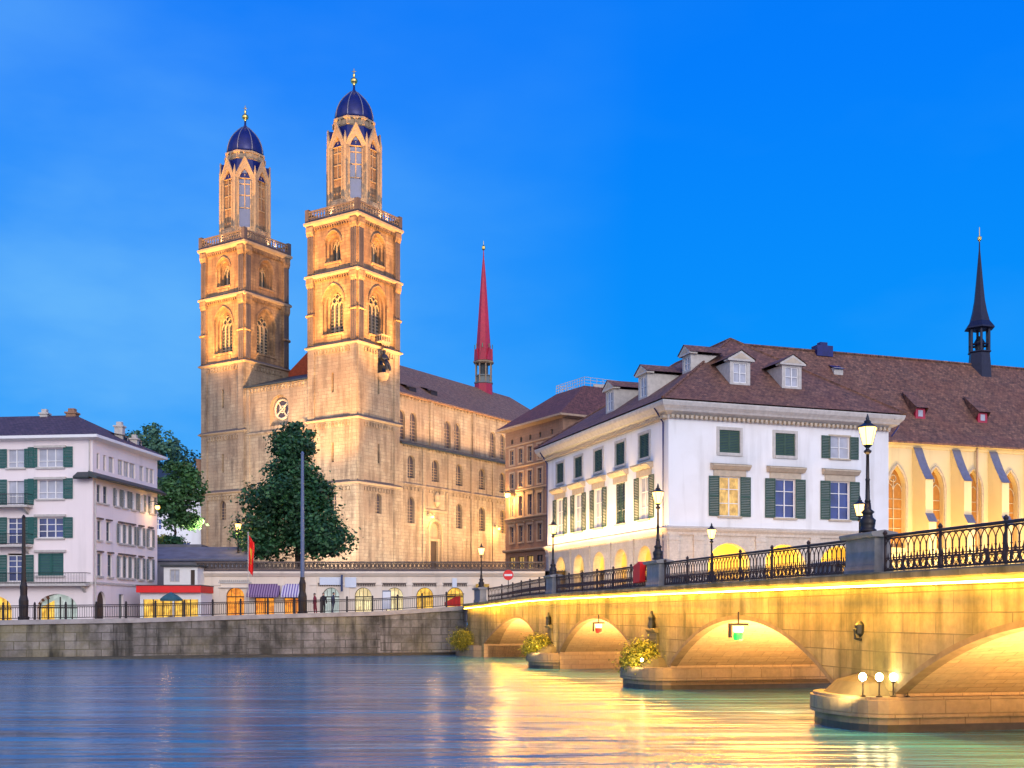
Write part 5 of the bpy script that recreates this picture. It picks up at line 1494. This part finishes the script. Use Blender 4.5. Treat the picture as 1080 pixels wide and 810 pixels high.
I4 = [RB(3.5, 5.5, 32.7), RB(BL - 4.0, 5.5, 32.7), RB(BL - 4.0, BD - 3, 32.7), RB(3.5, BD - 3, 32.7)]
for i in range(4):
    j = (i + 1) % 4; b.face([E4[i], E4[j], I4[j], I4[i]])
    In = [RB(0, 0, 27.6), RB(BL, 0, 27.6), RB(BL, BD, 27.6), RB(0, BD, 27.6)]
    b.face([E4[i], E4[j], (*E4[j][:2], 27.75), (*E4[i][:2], 27.75)], 1); b.face([(*E4[i][:2], 27.75), (*E4[j][:2], 27.75), In[j], In[i]], 1)
b.face(I4)
roofb = build(b, 'roof', [m_roof_brown, m_browntrim], bb)
b = MB()
for h in (.35, .75, 1.1): b.tube([Vector(p) + Vector((0, 0, h)) for p in I4], .035, 4, closed=True)
for i in range(4):
    P, Q = Vector(I4[i]), Vector(I4[(i + 1) % 4])
    for k in range(12): p = P.lerp(Q, k / 12); b.tube([p, p + Vector((0, 0, 1.1))], .03, 4)
build(b, 'roof_railing', m_grey, roofb)
b = MB(); p = Vector(I4[0]) .lerp(Vector(I4[2]), .35); b.box(p.x - .9, p.x + .9, p.y - .9, p.y + .9, 32.7, 33.5); build(b, 'roof_vent', m_grey, roofb)

# ================================================================== WHITE CORNER HOUSE (RIGHT)
hm = thing('white_house', 'large white corner house with green shutters, arcade and brown hipped roof', 'house', (14, 100, 4.3))
C0 = Vector((12.5, 92, 0)); v_ = Vector((.946, .323, 0)); d_ = Vector((-.323, .946, 0)); HWd, HL = 20.9, 27.6
fR = Fr(C0, v_, -d_); fL = Fr(C0, d_, -v_)
rc = [5.5, 10.7, 16.0]; lc = [4.45, 9.3, 14.15, 19.0, 23.8]
b = MB()
# arcade storey in sandstone
hR = [(c - 1.95, c + 1.95, 4.2, 9.15, 'round', 7.35) for c in rc]
hL = [(c - 1.3, c + 1.3, 4.2, 9.1, 'round', 7.8) for c in lc]
b.wall(fR, 0, HWd, 4.2, 10.2, hR, .7); b.wall(fL, 0, HL, 4.2, 10.2, hL, .7)
for a in (0.0, 2.2, 7.9, 13.1, 18.6, HWd - .9): b.box(a, a + .9, .0, .12, 4.2, 9.75, fR); b.box(a - .06, a + .96, .0, .17, 9.3, 9.5, fR)
for a in (0.0, 6.45, 11.3, 16.15, 21.0, HL - .9): b.box(a, a + .85, .0, .12, 4.2, 9.75, fL); b.box(a - .06, a + .91, .0, .17, 9.3, 9.5, fL)
prof = [(0, 9.75), (.12, 9.75), (.14, 9.95), (.30, 10.15), (.34, 10.3), (.0, 10.45)]
def RC(x, y, z): p = C0 + v_ * x + d_ * y; return (p.x, p.y, z)
for (o0, z0), (o1, z1) in zip(prof[:-1], prof[1:]):
    A, B = [[RC(-o, -o, z), RC(HWd + o, -o, z), RC(HWd + o, HL + o, z), RC(-o, HL + o, z)] for o, z in ((o0, z0), (o1, z1))]
    for k in range(4): b.face([A[k], A[(k + 1) % 4], B[(k + 1) % 4], B[k]])
build(b, 'arcade', m_sand, hm)
# vaulted passage behind the arches
b = MB()
b.wall(Fr(C0 + d_ * 4.2, v_, -d_), 4, HWd, 4.2, 10.1); b.wall(Fr(C0 + v_ * 4.2, d_, -v_), 4, HL, 4.2, 10.1)
def RC(x, y, z): p = C0 + v_ * x + d_ * y; return (p.x, p.y, z)
b.face([RC(.1, .1, 9.6), RC(HWd, .1, 9.6), RC(HWd, 4.3, 9.6), RC(.1, 4.3, 9.6)]); b.face([RC(.1, 4.3, 9.6), RC(4.3, 4.3, 9.6), RC(4.3, HL, 9.6), RC(.1, HL, 9.6)])
b.face([RC(0, 0, 4.36), RC(HWd, 0, 4.36), RC(HWd, HL, 4.36), RC(0, HL, 4.36)])
build(b, 'passage', plaster('ochre_passage_render', (.66, .50, .22), (.5, .36, .15), .3), hm)
for c in rc: point(RC(c, 2.3, 8.7), 900, (1.0, .66, .10), .2)
for c in lc: point(RC(2.2, c, 8.6), 420, (1.0, .62, .16), .2)
# upper walls
b = MB()
h1 = [(c - .95, c + .95, 11.35, 14.55) for c in rc]; h2 = [(c - .95, c + .95, 16.5, 18.35) for c in rc]
b.wall(fR, 0, HWd, 10.2, 19.4, h1 + h2, .22)
k1 = [(c - .95, c + .95, 11.3, 14.85) for c in lc]; k2 = [(c - .95, c + .95, 16.45, 18.4) for c in lc]
b.wall(fL, 0, HL, 10.2, 19.4, k1 + k2, .22)
b.wall(Fr(C0 + v_ * HWd, d_, v_), 0, HL, 4.2, 19.4); b.wall(Fr(C0 + d_ * HL, v_, d_), 0, HWd, 4.2, 19.4)
build(b, 'wall', m_helm, hm)
kw = dict(depth=.14, cols=2, rows=3, frame=m_white, shutter=m_green, surround=None, hood=(3.5, 3.75, 4.25, .55), hood_m=m_goldtrim, sill=m_goldtrim, sh_w=.95)
winR = [rect_window(1.9, 3.2, pane=p, transom=[1.05, 2.2], **kw) for p in (m_litpane, m_glassb, m_glassb)]
m_halflit = m_litpane
kwl = dict(kw); kwl['hood'] = (3.3, 4.15, 4.65, .6)
winL = rect_window(1.9, 3.55, pane=m_curtain, transom=[1.0, 2.3], **kwl)
kwc = dict(kwl); kwc.pop('shutter')
winLc = rect_window(1.9, 3.55, pane=m_glass, shutter=m_green, sh_open=False, **{k: v for k, v in kwc.items() if k not in ('sh_w',)})
attR = rect_window(1.9, 1.85, .1, 2, 2, m_green, m_glassb, m_green, False, None, m_grey, .24)
attRo = rect_window(1.9, 1.85, .1, 2, 2, m_white, m_curtain, m_green, True, .85, m_goldtrim, .14)
attL = rect_window(1.9, 1.95, .1, 2, 2, m_green, m_glass, m_green, False, None, m_grey, .24)
for i, c in enumerate(rc):
    place(winR[i], fR, c, 0, 11.35, hm); place(attR if i < 2 else attRo, fR, c, 0, 16.5, hm)
for i, c in enumerate(lc):
    place(winLc if i == 1 else winL, fL, c, 0, 11.3, hm); place(attL, fL, c, 0, 16.45, hm)
# cornice with dentils
b = MB()
prof = [(0, 19.0), (.10, 19.0), (.14, 19.3), (.62, 19.55), (.70, 19.7), (.92, 19.95), (1.0, 20.2), (1.0, 20.32), (0, 20.5)]
def sqc(o, z): return [RC(-o, -o, z), RC(HWd + o, -o, z), RC(HWd + o, HL + o, z), RC(-o, HL + o, z)]
def ringp(b, prof):
    for (o0, z0), (o1, z1) in zip(prof[:-1], prof[1:]):
        A, B = sqc(o0, z0), sqc(o1, z1)
        for k in range(4): b.face([A[k], A[(k + 1) % 4], B[(k + 1) % 4], B[k]])
ringp(b, prof)
for f, L in ((fR, HWd), (fL, HL)):
    n = int(L / .42)
    for i in range(n): b.box(i * L / n + .05, i * L / n + .27, .13, .46, 19.06, 19.29, f, 1)
build(b, 'cornice', [m_grey, m_goldtrim], hm)
# hipped roof
b = MB(); O = 1.05; zE = 20.42
E4 = [RC(-O, -O, zE), RC(HWd + O, -O, zE), RC(HWd + O, HL + O, zE), RC(-O, HL + O, zE)]; K0, K1 = RC(HWd / 2, 8.6, 28.1), RC(HWd / 2, HL - 8.6, 28.1)
b.face([E4[0], E4[1], K0]); b.face([E4[1], E4[2], K1, K0]); b.face([E4[2], E4[3], K1]); b.face([E4[3], E4[0], K0, K1])
hroof = build(b, 'roof', m_roof, hm)
b = MB()
for P, Q in ((E4[0], K0), (E4[1], K0), (E4[2], K1), (E4[3], K1), (K0, K1)):
    P, Q = Vector(P), Vector(Q); n = 22
    for i in range(n): b.tube([P.lerp(Q, i / n) + Vector((0, 0, .03)), P.lerp(Q, (i + .96) / n) + Vector((0, 0, .05))], [.13, .11], 5)
build(b, 'ridge_tiles', m_roof, hroof)
slope = (28.1 - zE) / (8.6 + O)
slopeL = (28.1 - zE) / (HWd / 2 + O)
dm_win = None
def dormer(f, a, bset, sl, w=1.9, h=2.0, up=0):
    """pedimented dormer; front stands bset in from the wall"""
    z0 = zE + (bset + O) * sl - .05
    b = MB(); zt = z0 + h
    b.wall(f, a - w / 2, a + w / 2, z0, zt, [(a - w * .33, a + w * .33, z0 + .22, zt - .15)], .12, -bset)
    L = h / sl + .3
    for x in (a - w / 2, a + w / 2): b.face([f.p(x, -bset, z0), f.p(x, -bset, zt), f.p(x, -bset - L, zt), f.p(x, -bset - .2, z0)])
    b.prism([(a - w / 2 - .3, zt), (a + w / 2 + .3, zt), (a + w / 2 + .3, zt + .14), (a, zt + .85), (a - w / 2 - .3, zt + .14)], -bset - .5, -bset + .22, f)
    b.prism([(a - w / 2 + .1, zt + .17), (a + w / 2 - .1, zt + .17), (a, zt + .66)], -bset + .22, -bset + .235, f, 1)
    o = build(b, 'dormer', [m_grey, m_goldtrim], hroof)
    r = MB()
    for sg in (-1, 1): r.face([f.p(a, -bset + .3, zt + .92), f.p(a + sg * (w / 2 + .42), -bset + .3, zt + .14), f.p(a + sg * (w / 2 + .42), -bset - L - .6, zt + .14), f.p(a, -bset - L - 1.6, zt + .92)])
    build(r, 'dormer_roof', m_roof, o)
    wn = rect_window(w * .66, h - .37, .08, 2, 2, m_white, m_curtain)
    place(wn, f, a, -bset, z0 + .22, o)
    return o
dormer(fR, 7.35, 1.5, slope); dormer(fR, 12.3, 1.5, slope)
dormer(fL, 7.5, 1.3, slopeL, 1.8, 2.1); dormer(fL, 14.6, 1.3, slopeL, 1.8, 2.1); dormer(fL, 5.2, 4.3, slopeL, 1.5, 1.5)
b = MB()
for f, a, z0 in ((fL, .7, 4.4), (fL, HL - .4, 4.4)):
    b.tube([f.p(a, .14, z0), f.p(a, .14, 18.8), f.p(a, .9, 19.9)], .07, 6)
b.tube([fR.p(HWd - .1, .9, 20.0), fR.p(HWd + .9, .2, 19.5), fR.p(HWd + .2, .1, 18.6)], .07, 6)
build(b, 'downpipe', m_lead, hm)
# small iron hooks under the attic windows
# uplights above the string course of the street front
area(tuple(fL.p(HL / 2, 1.5, 9.6)), tuple(-fL.n * .6 + Vector((0, 0, 1))), HL - 1, .2, 1900, (1.0, .60, .20), along=tuple(fL.u), spread=120)
spot(tuple(fL.p(10, 12, 6.0)), tuple(fL.p(12, 0, 9)), 5000, (1.0, .72, .40), 110, .5)
spot(tuple(fR.p(10, 10, 5.0)), tuple(fR.p(10, 0, 8)), 700, (1.0, .75, .45), 110, .5)

# ================================================================== CHAPEL BEHIND (RIGHT)
kc = thing('chapel', 'long floodlit gothic chapel with buttresses and a dark needle spire', 'chapel', (35, 110, 4.3))
KO = C0 + d_ * 7
fK = Fr(KO, v_, -d_); k0, k1 = 15.0, 72.0; KD = 14.0
b = MB(); holes = []
wk = [27.05 + 4.35 * i for i in range(-1, 10)]
for a in wk:
    if a > 22: holes.append((a - .95, a + .95, 9.6, 17.2, 'pointed', 15.1))
b.wall(fK, k0, k1, 4.2, 19.45, holes, .7)
b.profile([(0, 18.95), (.12, 18.95), (.3, 19.3), (.45, 19.4), (.45, 19.65), (0, 19.65)], 21.2, k1, fK)
b.wall(Fr(KO + d_ * KD, v_, d_), k0, k1, 4.2, 19.45)
b.wall(Fr(KO + v_ * k1, d_, v_), 0, KD, 4.2, 19.45)
build(b, 'wall', m_kirk, kc)
wck = arch_window(1.9, 7.6, 5.5, 'pointed', .55, m_chapelglow, m_goldtrim, 1, True, rails=5, ring=m_goldtrim, ring_w=.3)
for a in wk:
    if a > 22: place(wck, fK, a, 0, 9.6, kc)
for i in range(-1, 10):
    a = 29.25 + 4.35 * i
    if a < 27: continue
    b = MB(); hwid = .42
    outl = [(.0, 19.0), (.2, 18.9), (.5, 18.2), (1.0, 17.2), (1.6, 16.2), (1.85, 15.85), (1.85, 12.6), (2.3, 11.9), (2.3, 4.2), (0, 4.2)]
    b.profile(outl, a - hwid, a + hwid, fK)
    o = build(b, 'buttress', m_kirk, kc)
    c = MB()
    cv = [(.0, 19.06), (.24, 18.98), (.55, 18.27), (1.05, 17.27), (1.65, 16.27), (1.98, 15.85)]
    for p, q in zip(cv[:-1], cv[1:]): c.face([fK.p(a - hwid - .06, p[0], p[1]), fK.p(a + hwid + .06, p[0], p[1]), fK.p(a + hwid + .06, q[0], q[1]), fK.p(a - hwid - .06, q[0], q[1])])
    build(c, 'buttress_cover', m_copper, o); c = MB()
    c.face([fK.p(a - hwid - .06, 1.87, 12.72), fK.p(a + hwid + .06, 1.87, 12.72), fK.p(a + hwid + .06, 2.42, 11.88), fK.p(a - hwid - .06, 2.42, 11.88)])
    build(c, 'buttress_offset', m_copper, o)
b = MB(); ze, zr = 19.55, 29.1
b.face([fK.p(k0, .75, ze - .1), fK.p(k1 + .5, .75, ze - .1), fK.p(k1 + .5, -.4, ze + 1.0), fK.p(k0, -.4, ze + 1.0)])
b.face([fK.p(k0, -.4, ze + 1.0), fK.p(k1 + .5, -.4, ze + 1.0), fK.p(k1 + .5, -7, zr), fK.p(k0, -7, zr)])
b.face([fK.p(k0, -14.75, ze), fK.p(k1 + .5, -14.75, ze), fK.p(k1 + .5, -7, zr), fK.p(k0, -7, zr)])
b.face([fK.p(k0, .75, ze), fK.p(k0, -14.75, ze), fK.p(k0, -7, zr)]); b.face([fK.p(k1 + .4, .75, ze), fK.p(k1 + .4, -14.75, ze), fK.p(k1 + .4, -7, zr)])
b.face([fK.p(k0, .75, ze - .1), fK.p(k1 + .5, .75, ze - .1), fK.p(k1 + .5, .75, ze - .28), fK.p(k0, .75, ze - .28)])
kroof = build(b, 'roof', m_roof, kc)
b = MB()
for i in range(60): b.tube([fK.p(k0 + (k1 - k0) * i / 60, -7, zr + .03), fK.p(k0 + (k1 - k0) * (i + .95) / 60, -7, zr + .06)], [.15, .12], 5)
build(b, 'ridge_tiles', m_roof, kroof)
sl = (zr - ze - 1) / 6.6
def zk(bb_): return ze + 1.0 + (-.4 - bb_) * sl
for a in (31.0, 38.3, 46):
    b = MB(); o = -1.6; z = zk(o)
    b.box(a - .55, a + .55, o - .9, o, z - .3, z + 1.0, fK, 1); b.box(a - .26, a + .26, o - .02, o + .02, z + .2, z + .8, fK, 2)
    b.face([fK.p(a - .7, o + .35, z + 1.0), fK.p(a + .7, o + .35, z + 1.0), fK.p(a + .7, o - 1.9, z + 1.0 + 1.9), fK.p(a - .7, o - 1.9, z + 2.9)], 0)
    for s in (-1, 1): b.face([fK.p(a + s * .68, o + .35, z + .98), fK.p(a + s * .68, o - 1.9, z + 2.88), fK.p(a + s * .68, o - .4, z + .2)], 0)
    build(b, 'roof_hatch', [m_roof, m_red, m_curtain], kroof)
b = MB(); a, o = 24.2, -5.0; z = zk(o); b.box(a - .5, a + .5, o - .7, o, z - .6, z + .7, fK); b.face([fK.p(a - .6, o + .25, z + .55), fK.p(a + .6, o + .25, z + .55), fK.p(a + .6, o - .9, z + 1.1), fK.p(a - .6, o - .9, z + 1.1)], 1); build(b, 'roof_vent', [m_grey, m_lead], kroof)
b = MB(); b.box(22.8, 24.6, -7.5, -6.5, zr - .5, zr + .55, fK); b.box(23.3, 24.1, -7.3, -6.7, zr + .55, zr + .9, fK); build(b, 'ridge_box', m_lead, kroof)
b = MB(); p = fK.p(26.2, -1.0, zk(-1.0)); b.tube([p, p + Vector((0, 0, .9)), p + Vector((-.25, 0, 1.05))], .08, 6); build(b, 'roof_vent', m_browntrim, kroof)
# needle spire
Q = fK.p(42.6, -7, 0)
b = MB(); ph = math.atan2(v_.y, v_.x)
b.lathe(Q[:2], [(1.25, 27.0), (1.15, 29.2), (1.05, 30.3), (1.2, 30.4), (1.2, 30.5)], 6, ph); tu = build(b, 'ridge_turret', m_needle, kc)
b = MB()
for k in range(6):
    a = ph + k * PI / 3; b.tube([(Q.x + .98 * math.cos(a), Q.y + .98 * math.sin(a), 30.5), (Q.x + .98 * math.cos(a), Q.y + .98 * math.sin(a), 32.9)], .14, 5)
    b.tube([(Q.x + .95 * math.cos(a), Q.y + .95 * math.sin(a), 31.2), (Q.x + .95 * math.cos(a + PI / 3), Q.y + .95 * math.sin(a + PI / 3), 31.2)], .12, 4)
b.lathe(Q[:2], [(.4, 30.5), (.55, 31.5), (.2, 32.1)], 8, 0, 1)
build(b, 'belfry', [m_needle, m_bronze], tu)
b = MB(); b.lathe(Q[:2], [(1.0, 32.75), (1.55, 32.85), (1.5, 33.0), (1.05, 33.6), (.78, 34.6), (.56, 35.8), (.40, 37.4), (.22, 39.4), (.08, 41.0), (.05, 42.0)], 6, ph); build(b, 'spire', m_needle, tu)
b = MB(); b.lathe(Q[:2], [(.05, 41.9), (.22, 42.1), (.22, 42.35), (.05, 42.5), (.03, 43.4)], 8); build(b, 'finial', m_gold, tu)
b = MB(); b.tube([fK.p(36.0, .3, 4.3), fK.p(36.0, .3, 19.2)], .1, 6); build(b, 'downpipe', m_browntrim, kc)
area(tuple(fK.p(44, 5.5, 5.2)), tuple(-fK.n * .75 + Vector((0, 0, 1))), 46, .5, 8200, (1.0, .62, .16), along=tuple(fK.u), spread=140)

# ================================================================== MASTS, FLAG, PEOPLE, WALL LAMPS
def mast(label, px, Y, z0, ytop, ybase, col):
    X = (px - 540) / 1215 * Y; zt = 3.2 + (650 - ytop) / 1215 * Y
    t = thing('tram_mast', label, 'mast', (X, Y, z0))
    b = MB(); b.lathe((0, 0), [(.42, 0), (.42, .25), (.34, .3), (.36, 1.5), (.26, 1.9), (.28, 2.6), (.2, 2.9), (.2, 3.1)], 10); build_local(b, 'base', m_iron, t)
    b = MB(); b.lathe((0, 0), [(.17, 3.1), (.15, (zt - z0) * .6), (.12, zt - z0 - .1), (.16, zt - z0 - .05), (.05, zt - z0 + .15)], 10); build_local(b, 'pole', col, t)
    return t
mast('tall blue grey mast standing before the dark pyramidal tree', 319, 94, 3.3, 478, 645, m_bluepole)
t = mast('shorter dark mast in front of the pale corner house', 25, 88, 2.9, 545, 655, m_iron)
t = thing('flag', 'red and yellow flag hanging limp on a thin pole', 'flag', (-21.3, 93, 3.3))
b = MB(); b.tube([(0, 0, 0), (0, 0, 6.6)], .035, 6); b.lathe((0, 0), [(.02, 6.58), (.07, 6.65), (.02, 6.72)], 8); build_local(b, 'pole', m_grey, t)
b = MB(); n = 14; wv = lambda k: .06 + .09 * math.sin(k * 1.1) 
for i in range(6):
    for k in range(n):
        X = lambda q, kk: .04 + q * (.075 - .02 * (kk / n)) + .03 * math.sin(kk * .7 + q)
        Yf = lambda q, kk: .09 * math.sin(q * 2.1 + kk * .35) 
        z = lambda q, kk: 6.45 - kk * .20 - q * .10
        b.face([(X(i, k), Yf(i, k), z(i, k)), (X(i + 1, k), Yf(i + 1, k), z(i + 1, k)), (X(i + 1, k + 1), Yf(i + 1, k + 1), z(i + 1, k + 1)), (X(i, k + 1), Yf(i, k + 1), z(i, k + 1))], 1 if (2 <= i <= 3 and 3 < k < 10) else 0)
build_local(b, 'cloth', [m_redpaint, plain('yellow_cloth', (.75, .45, .04), .7)], t)
# parasol
t = thing('parasol', 'dark teal parasol open in front of the red shop', 'parasol', (-29.9, 101, 3.1))
b = MB(); b.tube([(0, 0, 0), (0, 0, 2.2)], .035, 6); b.lathe((0, 0), [(.3, 0), (.3, .08), (.06, .12)], 10); build_local(b, 'pole', m_iron, t)
b = MB(); b.lathe((0, 0), [(.95, 1.45), (.97, 1.62), (.65, 1.9), (.05, 2.22)], 8); build_local(b, 'canopy', plain('teal_canvas', (.03, .11, .14), .8), t)
m_cl = [plain('dark_coat', (.02, .02, .03), .9), plain('maroon_coat', (.25, .03, .05), .9), plain('navy_coat', (.03, .04, .09), .9)]
m_skin = plain('skin', (.45, .28, .2), .6)
def person(label, x, y, z, rz, cloth, lean=0):
    t = thing('person', label, 'person', (x, y, z), rz, 'people on the promenade')
    J = [(0, 0, .95, .15), (0, 0, 1.2, .15), (0, -.02, 1.42, .17), (0, -.02, 1.54, .06), (0, -.04, 1.66, .095), (0, -.03, 1.78, .08), (-.21, 0, 1.4, .065), (-.26, .02, 1.12, .052), (-.22, -.12, .9, .042), (.21, 0, 1.4, .065), (.26, .02, 1.12, .052), (.24, -.06, .86, .042),
         (-.1, 0, .9, .1), (-.11, -.02, .5, .075), (-.11, .02, .09, .055), (-.11, -.14, .05, .05), (.1, 0, .9, .1), (.12, .05, .5, .075), (.12, .12, .09, .055), (.12, -.02, .05, .05)]
    Ed = [(0, 1), (1, 2), (2, 3), (3, 4), (4, 5), (2, 6), (6, 7), (7, 8), (2, 9), (9, 10), (10, 11), (0, 12), (12, 13), (13, 14), (14, 15), (0, 16), (16, 17), (17, 18), (18, 19)]
    o = skin_figure('body', cloth, J, Ed, t, 1)
    b = MB(); b.lathe((0, -.04), [(.05, 1.54), (.09, 1.59), (.1, 1.66), (.085, 1.73), (.03, 1.78)], 10); build_local(b, 'head', m_skin, t, True)
    b = MB(); b.lathe((0, -.025), [(.104, 1.67), (.104, 1.72), (.08, 1.77), (.02, 1.80)], 10); build_local(b, 'hair', m_iron, t, True)
try:
    person('person in a dark coat standing right of the tall mast', -15.8, 96.5, 3.38, R(20), m_cl[0])
    person('person in a maroon coat standing by the river railing', -16.6, 97.0, 3.36, R(-60), m_cl[1])
    person('person in a navy coat farther along by the railing', -14.9, 96.0, 3.42, R(80), m_cl[2])
except Exception as ex: print('person', ex)
# advertising column board by the railing
t = thing('notice_board', 'upright pale blue notice board behind the river railing', 'sign board', (-10.4, 95.6, 3.5))
b = MB(); b.box(-.32, .32, -.05, .05, .25, 1.75); build_local(b, 'panel', m_palepanel, t)
b = MB(); b.box(-.36, -.32, -.06, .06, 0, 1.8); b.box(.32, .36, -.06, .06, 0, 1.8); b.box(-.36, .36, -.06, .06, 1.75, 1.85); build_local(b, 'frame', m_bluepole, t)
# wall lamps
def walllamp(label, p, n, power, s=1.0):
    t = thing('wall_lamp', label, 'wall lamp', tuple(p), math.atan2(n[0], -n[1]), 'lit lamps on house walls')
    b = MB(); b.tube([(0, .9, .5), (0, .3, .62), (0, 0, .45), (0, 0, .22)], .03, 5); build_local(b, 'arm', m_iron, t)
    b = MB(); b.lathe((0, 0), [(.10 * s, -.2 * s), (.22 * s, -.12 * s), (.26 * s, .05 * s), (.2 * s, .18 * s)], 10); build_local(b, 'globe', m_lamp, t, True)
    b = MB(); b.lathe((0, 0), [(.3 * s, .18 * s), (.22 * s, .26 * s), (.04, .34 * s)], 10); build_local(b, 'cap', m_iron, t)
    point(Vector(p) + Vector((n[0] * .5, n[1] * .5, -.3)), power, (1.0, .55, .15), .2)
walllamp('orange lamp on the church aisle wall left of the door', fa.p(6.4, .9, 17.2), fa.n, 700, .9)
walllamp('orange lamp on the church aisle wall near the brown building', fa.p(23.2, .9, 16.6), fa.n, 1200, .9)
walllamp('brightest orange lamp, on the brown building front', fB.p(12.0, .9, 19.1), fB.n, 2600, 1.5)
walllamp('lamp on the side wall of the pale corner house', fS.p(11.3, .9, 13.7), fS.n, 160, .9)
t = lamp((-29.6, 124.5, 9.2), 'lantern at the foot of the left church tower beside the big tree', 1.3, 300)

# ------------------------------------------------------------------ church floodlighting
WARM = (1.0, .60, .22); PALE = (1.0, .80, .60)
Tc = TK + (w_ + s_) * TW / 2; Tl = Tc + w_ * 20.7
ORNG = (1.0, .49, .12)
spot((-54.2, 143.5, 12.2), (Tl.x - 1, Tl.y - 4.3, 55), 600000, ORNG, 30, .7)
spot((-36.8, 133.0, 12.0), (Tc.x - 2, Tc.y - 4.3, 55), 600000, ORNG, 30, .7)
spot((1.0, 140.5, 9.5), (Tc.x + 3, Tc.y - 1, 55), 520000, ORNG, 30, .7)
spot((-18, 130.5, 9.3), (Tl.x + 3, Tl.y, 52), 210000, ORNG, 36, .5)
spot((-37, 138, 11.4), (-37, 158, 20), 36000, PALE, 90, .8)
spot((-29, 136, 9.2), (-22, 152, 20), 42000, PALE, 90, .8)
spot((-8, 140, 9.2), (-16, 154, 20), 24000, PALE, 90, .8)
area(tuple(fc.p(NL / 2, 2.6, 28.3)), tuple(-fc.n * .45 + Vector((0, 0, 1))), NL - 2, .2, 3800, (1.0, .62, .32), along=tuple(fc.u), spread=130)
for a, p in ((4, 11000), (13, 14000), (22, 24000)):
    spot(tuple(fa.p(a + 2, 13, 9.0)), tuple(fa.p(a, 0, 22)), p, (1.0, .62, .26), 95, .8)
for K in (Tc, Tl):
    for k in (0, 1, 2, 3):
        dd = ((-s_ * 1.0), (-w_), (-s_ - w_) * .72, (s_ * .3 - w_))[k]
        q = K + dd * 4.6
        spot((q.x, q.y, 56.3), (K.x + dd.x * .6, K.y + dd.y * .6, 66), 900, (1.0, .60, .28), 75, .3)
